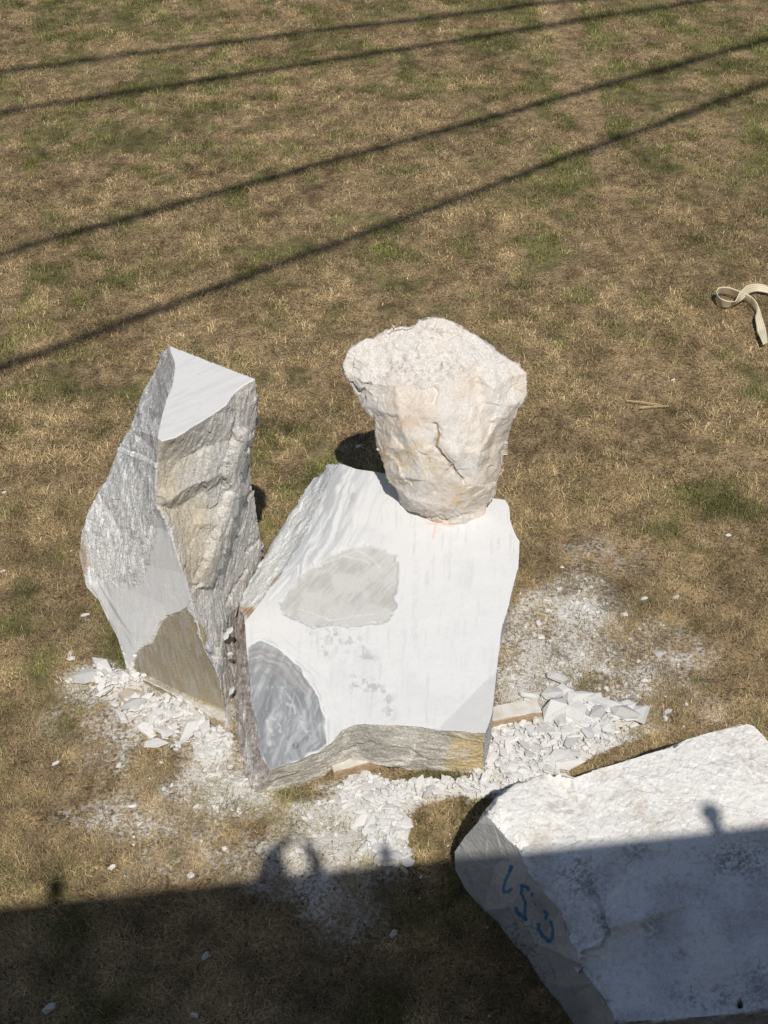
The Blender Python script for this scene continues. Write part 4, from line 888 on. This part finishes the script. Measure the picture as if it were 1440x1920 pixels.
# ================================================================== OVERHEAD CABLES (their shadows cross the lawn)
M_CABLE = noisy(mat('cable', rough=.5), (.03, .03, .03), (.06, .06, .06), 20, .1)
def lift(G, h): return np.asarray(G) - SUN * ((h - G[2]) / -SUN[2])
for a, b, h, rad, lb in (((0,133),(1010,8),17.0,.07,'overhead cable whose shadow is the farthest stripe on the lawn'), ((0,213),(1330,0),16.5,.07,'overhead cable casting the second farthest shadow stripe'),
                    ((0,477),(1440,75),15,.068,'overhead cable casting the second nearest shadow stripe'), ((0,692),(1440,156),14.5,.068,'overhead cable casting the shadow stripe nearest the stones')):
    P0, P1 = lift(at_z(*a), h), lift(at_z(*b), h); d = (P1 - P0) / np.linalg.norm(P1 - P0); P0 -= d * 25; P1 += d * 25
    s = np.cross(d, [0, 0, 1]); s /= np.linalg.norm(s); t = np.cross(s, d); V = []; Fs = []; n = 24
    for i in range(n + 1):
        c = P0 + (P1 - P0) * i / n
        for k in range(8): an = k * math.pi / 4; V.append(c + rad * (s * math.cos(an) + t * math.sin(an)))
    for i in range(n): Fs += [(i * 8 + k, i * 8 + (k + 1) % 8, i * 8 + 8 + (k + 1) % 8, i * 8 + 8 + k) for k in range(8)]
    link(bpy.data.objects.new('overhead_cable', mesh_py('overhead_cable', V, Fs, [M_CABLE], True)), label=lb, category='cable')

# ================================================================== BUILDING the picture was taken from
M_WALL = noisy(mat('render_wall', rough=.9), (.42, .39, .34), (.50, .47, .41), 3, .2, 40)
M_CAP = noisy(mat('parapet_stone', rough=.85), (.38, .36, .33), (.46, .44, .40), 6, .2, 50)
HP = H - .30
Ea = lift(at_z(0, 1700), HP); Eb = lift(at_z(1440, 1545, 1.0), HP)
dE = (Eb - Ea); dE[2] = 0; dE /= np.linalg.norm(dE); nE = np.array([dE[1], -dE[0], 0])   # nE points back from the edge
if nE[1] > 0: nE = -nE
mid = (Ea + Eb) / 2
root = bpy.data.objects.new('building', None); link(root, label='flat-roofed building with a parapet from which the stones are seen', category='building')
def slab_box(nm, x0, x1, b0, b1, z0, z1, m):
    V = []
    for z in (z0, z1):
        for xx, bb_ in ((x0, b0), (x1, b0), (x1, b1), (x0, b1)):
            p = mid + dE * xx + nE * bb_; V.append((p[0], p[1], z))
    link(bpy.data.objects.new(nm, mesh_py(nm, V, [(0, 1, 2, 3), (7, 6, 5, 4), (0, 4, 5, 1), (1, 5, 6, 2), (2, 6, 7, 3), (3, 7, 4, 0)], [m])), root)
slab_box('parapet_coping', -14, 14, 0, .30, HP - .08, HP, M_CAP)
slab_box('wall', -13.95, 13.95, .04, .26, -.05, HP - .083, M_WALL)
slab_box('roof', -13.9, 13.9, .263, 9, HP - 1.25, HP - 1.05, M_WALL)
# stubs on the parapet
for k, (px, py, z0, hh, rad, lb) in enumerate(((103, 1690, 0, .30, .055, 'short post on the parapet casting the leftmost small shadow'), (722, 1612, 0, .22, .05, 'short post on the parapet casting the middle small shadow'), (1340, 1556, 1.0, .32, .065, 'short post on the parapet casting the small shadow on the painted block'))):
    b_ = lift(at_z(px, py, z0), HP) + nE * .06; V = []; Fs = []
    prof = [(rad, 0), (rad, .02), (rad * .7, .03), (rad * .7, hh * .7), (rad * 1.05, hh * .74), (rad * 1.1, hh * .9), (rad * .6, hh)]
    for rr, zz in prof:
        for j in range(12): an = j * math.pi / 6; V.append((b_[0] + rr * math.cos(an), b_[1] + rr * math.sin(an), HP + zz))
    for i in range(len(prof) - 1): Fs += [(i * 12 + j, i * 12 + (j + 1) % 12, i * 12 + 12 + (j + 1) % 12, i * 12 + 12 + j) for j in range(12)]
    Fs.append(tuple((len(prof) - 1) * 12 + j for j in range(12)))
    link(bpy.data.objects.new('parapet_post', mesh_py('parapet_post', V, Fs, [M_CABLE], True)), label=lb, category='post')

# ================================================================== PERSON holding up the camera (their shadow shows on the chips)
def sh(px, py, t):     # the point t metres sunward of the camera's own height whose shadow falls at the pixel on the ground
    return at_z(px, py) - SUN * (H / -SUN[2] + t)
def skinned(name, nodes, edges, radii, m, parent=None, lv=2):
    me = bpy.data.meshes.new(name); me.from_pydata([tuple(p) for p in nodes], edges, []); me.materials.append(m)
    o = bpy.data.objects.new(name, me); link(o, parent); md = o.modifiers.new('skin', 'SKIN')
    for i, rr in enumerate(radii):
        q = rr if isinstance(rr, tuple) else (rr, rr); me.skin_vertices[0].data[i].radius = q
    me.skin_vertices[0].data[0].use_root = True
    sb = o.modifiers.new('sub', 'SUBSURF'); sb.levels = lv; sb.render_levels = lv
    return o
M_SKIN = noisy(mat('skin', rough=.6), (.50, .32, .23), (.54, .35, .26), 12, .05); M_SHIRT = noisy(mat('shirt', rough=.9), (.10, .14, .20), (.13, .17, .24), 20, .2)
M_TROU = noisy(mat('trousers', rough=.9), (.05, .05, .06), (.08, .08, .09), 20, .2); M_HAIR = noisy(mat('hair', rough=.6), (.03, .02, .015), (.06, .04, .03), 60, .4)
zf_ = HP - 1.05; hd = sh(517, 1628, .30); bx_, by_ = hd[0], hd[1] - .12
nk = np.array([hd[0], hd[1] - .06, hd[2] - .20]); ch = np.array([bx_, by_ - .02, hd[2] - .42]); pel = np.array([bx_, by_ - .10, zf_ + .92])
sL = ch + [-.17, 0, .10]; sR = ch + [.17, 0, .10]
eL = sh(507, 1603, .22); wL = sh(534, 1580, .09); eR = sh(597, 1620, .24); wR = sh(576, 1586, .09)
person = bpy.data.objects.new('person', None); link(person, label='person in a dark shirt at the parapet with both arms raised to take a picture', category='person')
nodes = [pel, (pel + ch) / 2, ch, nk, hd + [0, 0, -.06], hd, hd + [0, 0, .08], sL, eL, wL, sR, eR, wR,
         pel + [-.1, 0, -.04], pel + [-.12, .03, -.46], pel + [-.13, -.02, -.84], pel + [-.13, .12, -.89], pel + [.1, 0, -.04], pel + [.12, .03, -.46], pel + [.13, -.02, -.84], pel + [.13, .12, -.89]]
edges = [(0, 1), (1, 2), (2, 3), (3, 4), (4, 5), (5, 6), (2, 7), (7, 8), (8, 9), (2, 10), (10, 11), (11, 12), (0, 13), (13, 14), (14, 15), (15, 16), (0, 17), (17, 18), (18, 19), (19, 20)]
skinned('body', nodes, edges, [.15, .14, .15, .055, .07, .105, .08, .075, .06, .045, .075, .06, .045, .09, .065, .045, .04, .09, .065, .045, .04], M_SKIN, person)
skinned('shirt', [pel + [0, 0, .02], (pel + ch) / 2, ch, ch + [0, 0, .12], sL, (sL + eL) / 2, sR, (sR + eR) / 2], [(0, 1), (1, 2), (2, 3), (2, 4), (4, 5), (2, 6), (6, 7)], [.17, .16, .175, .10, .08, .065, .08, .065], M_SHIRT, person)
skinned('trousers', [pel, nodes[13], nodes[14], nodes[15] + [0, 0, .05], nodes[17], nodes[18], nodes[19] + [0, 0, .05]], [(0, 1), (1, 2), (2, 3), (0, 4), (4, 5), (5, 6)], [.17, .11, .085, .065, .11, .085, .065], M_TROU, person)
skinned('hair', [hd + [0, -.02, .07], hd + [0, -.05, .0], hd + [0, -.06, -.05]], [(0, 1), (1, 2)], [.11, .10, .07], M_HAIR, person)
for sgn, wr, tgt in ((-1, wL, sh(552, 1570, .045)), (1, wR, sh(563, 1572, .045))):
    d = tgt - wr; L_ = np.linalg.norm(d); d /= L_ + 1e-9; s = np.array([0, 0, 1.0]); pn = wr + d * .05
    nodes = [wr, pn]; ed = [(0, 1)]; rad = [.026, .032]
    for k in range(4):
        b0 = pn + s * (.03 - .02 * k) + d * .02; nodes += [b0, b0 + d * .03 + [0, .012, 0], b0 + d * .045 + [0, .028, 0]]; i = len(nodes) - 3
        ed += [(1, i), (i, i + 1), (i + 1, i + 2)]; rad += [.009, .008, .007]
    b0 = wr + d * .03 - s * .02; nodes += [b0 + [0, -.015, 0], b0 + d * .03 + [0, -.02, 0]]; i = len(nodes) - 2; ed += [(0, i), (i, i + 1)]; rad += [.011, .009]
    skinned('hand', nodes, ed, rad, M_SKIN, person, 1)
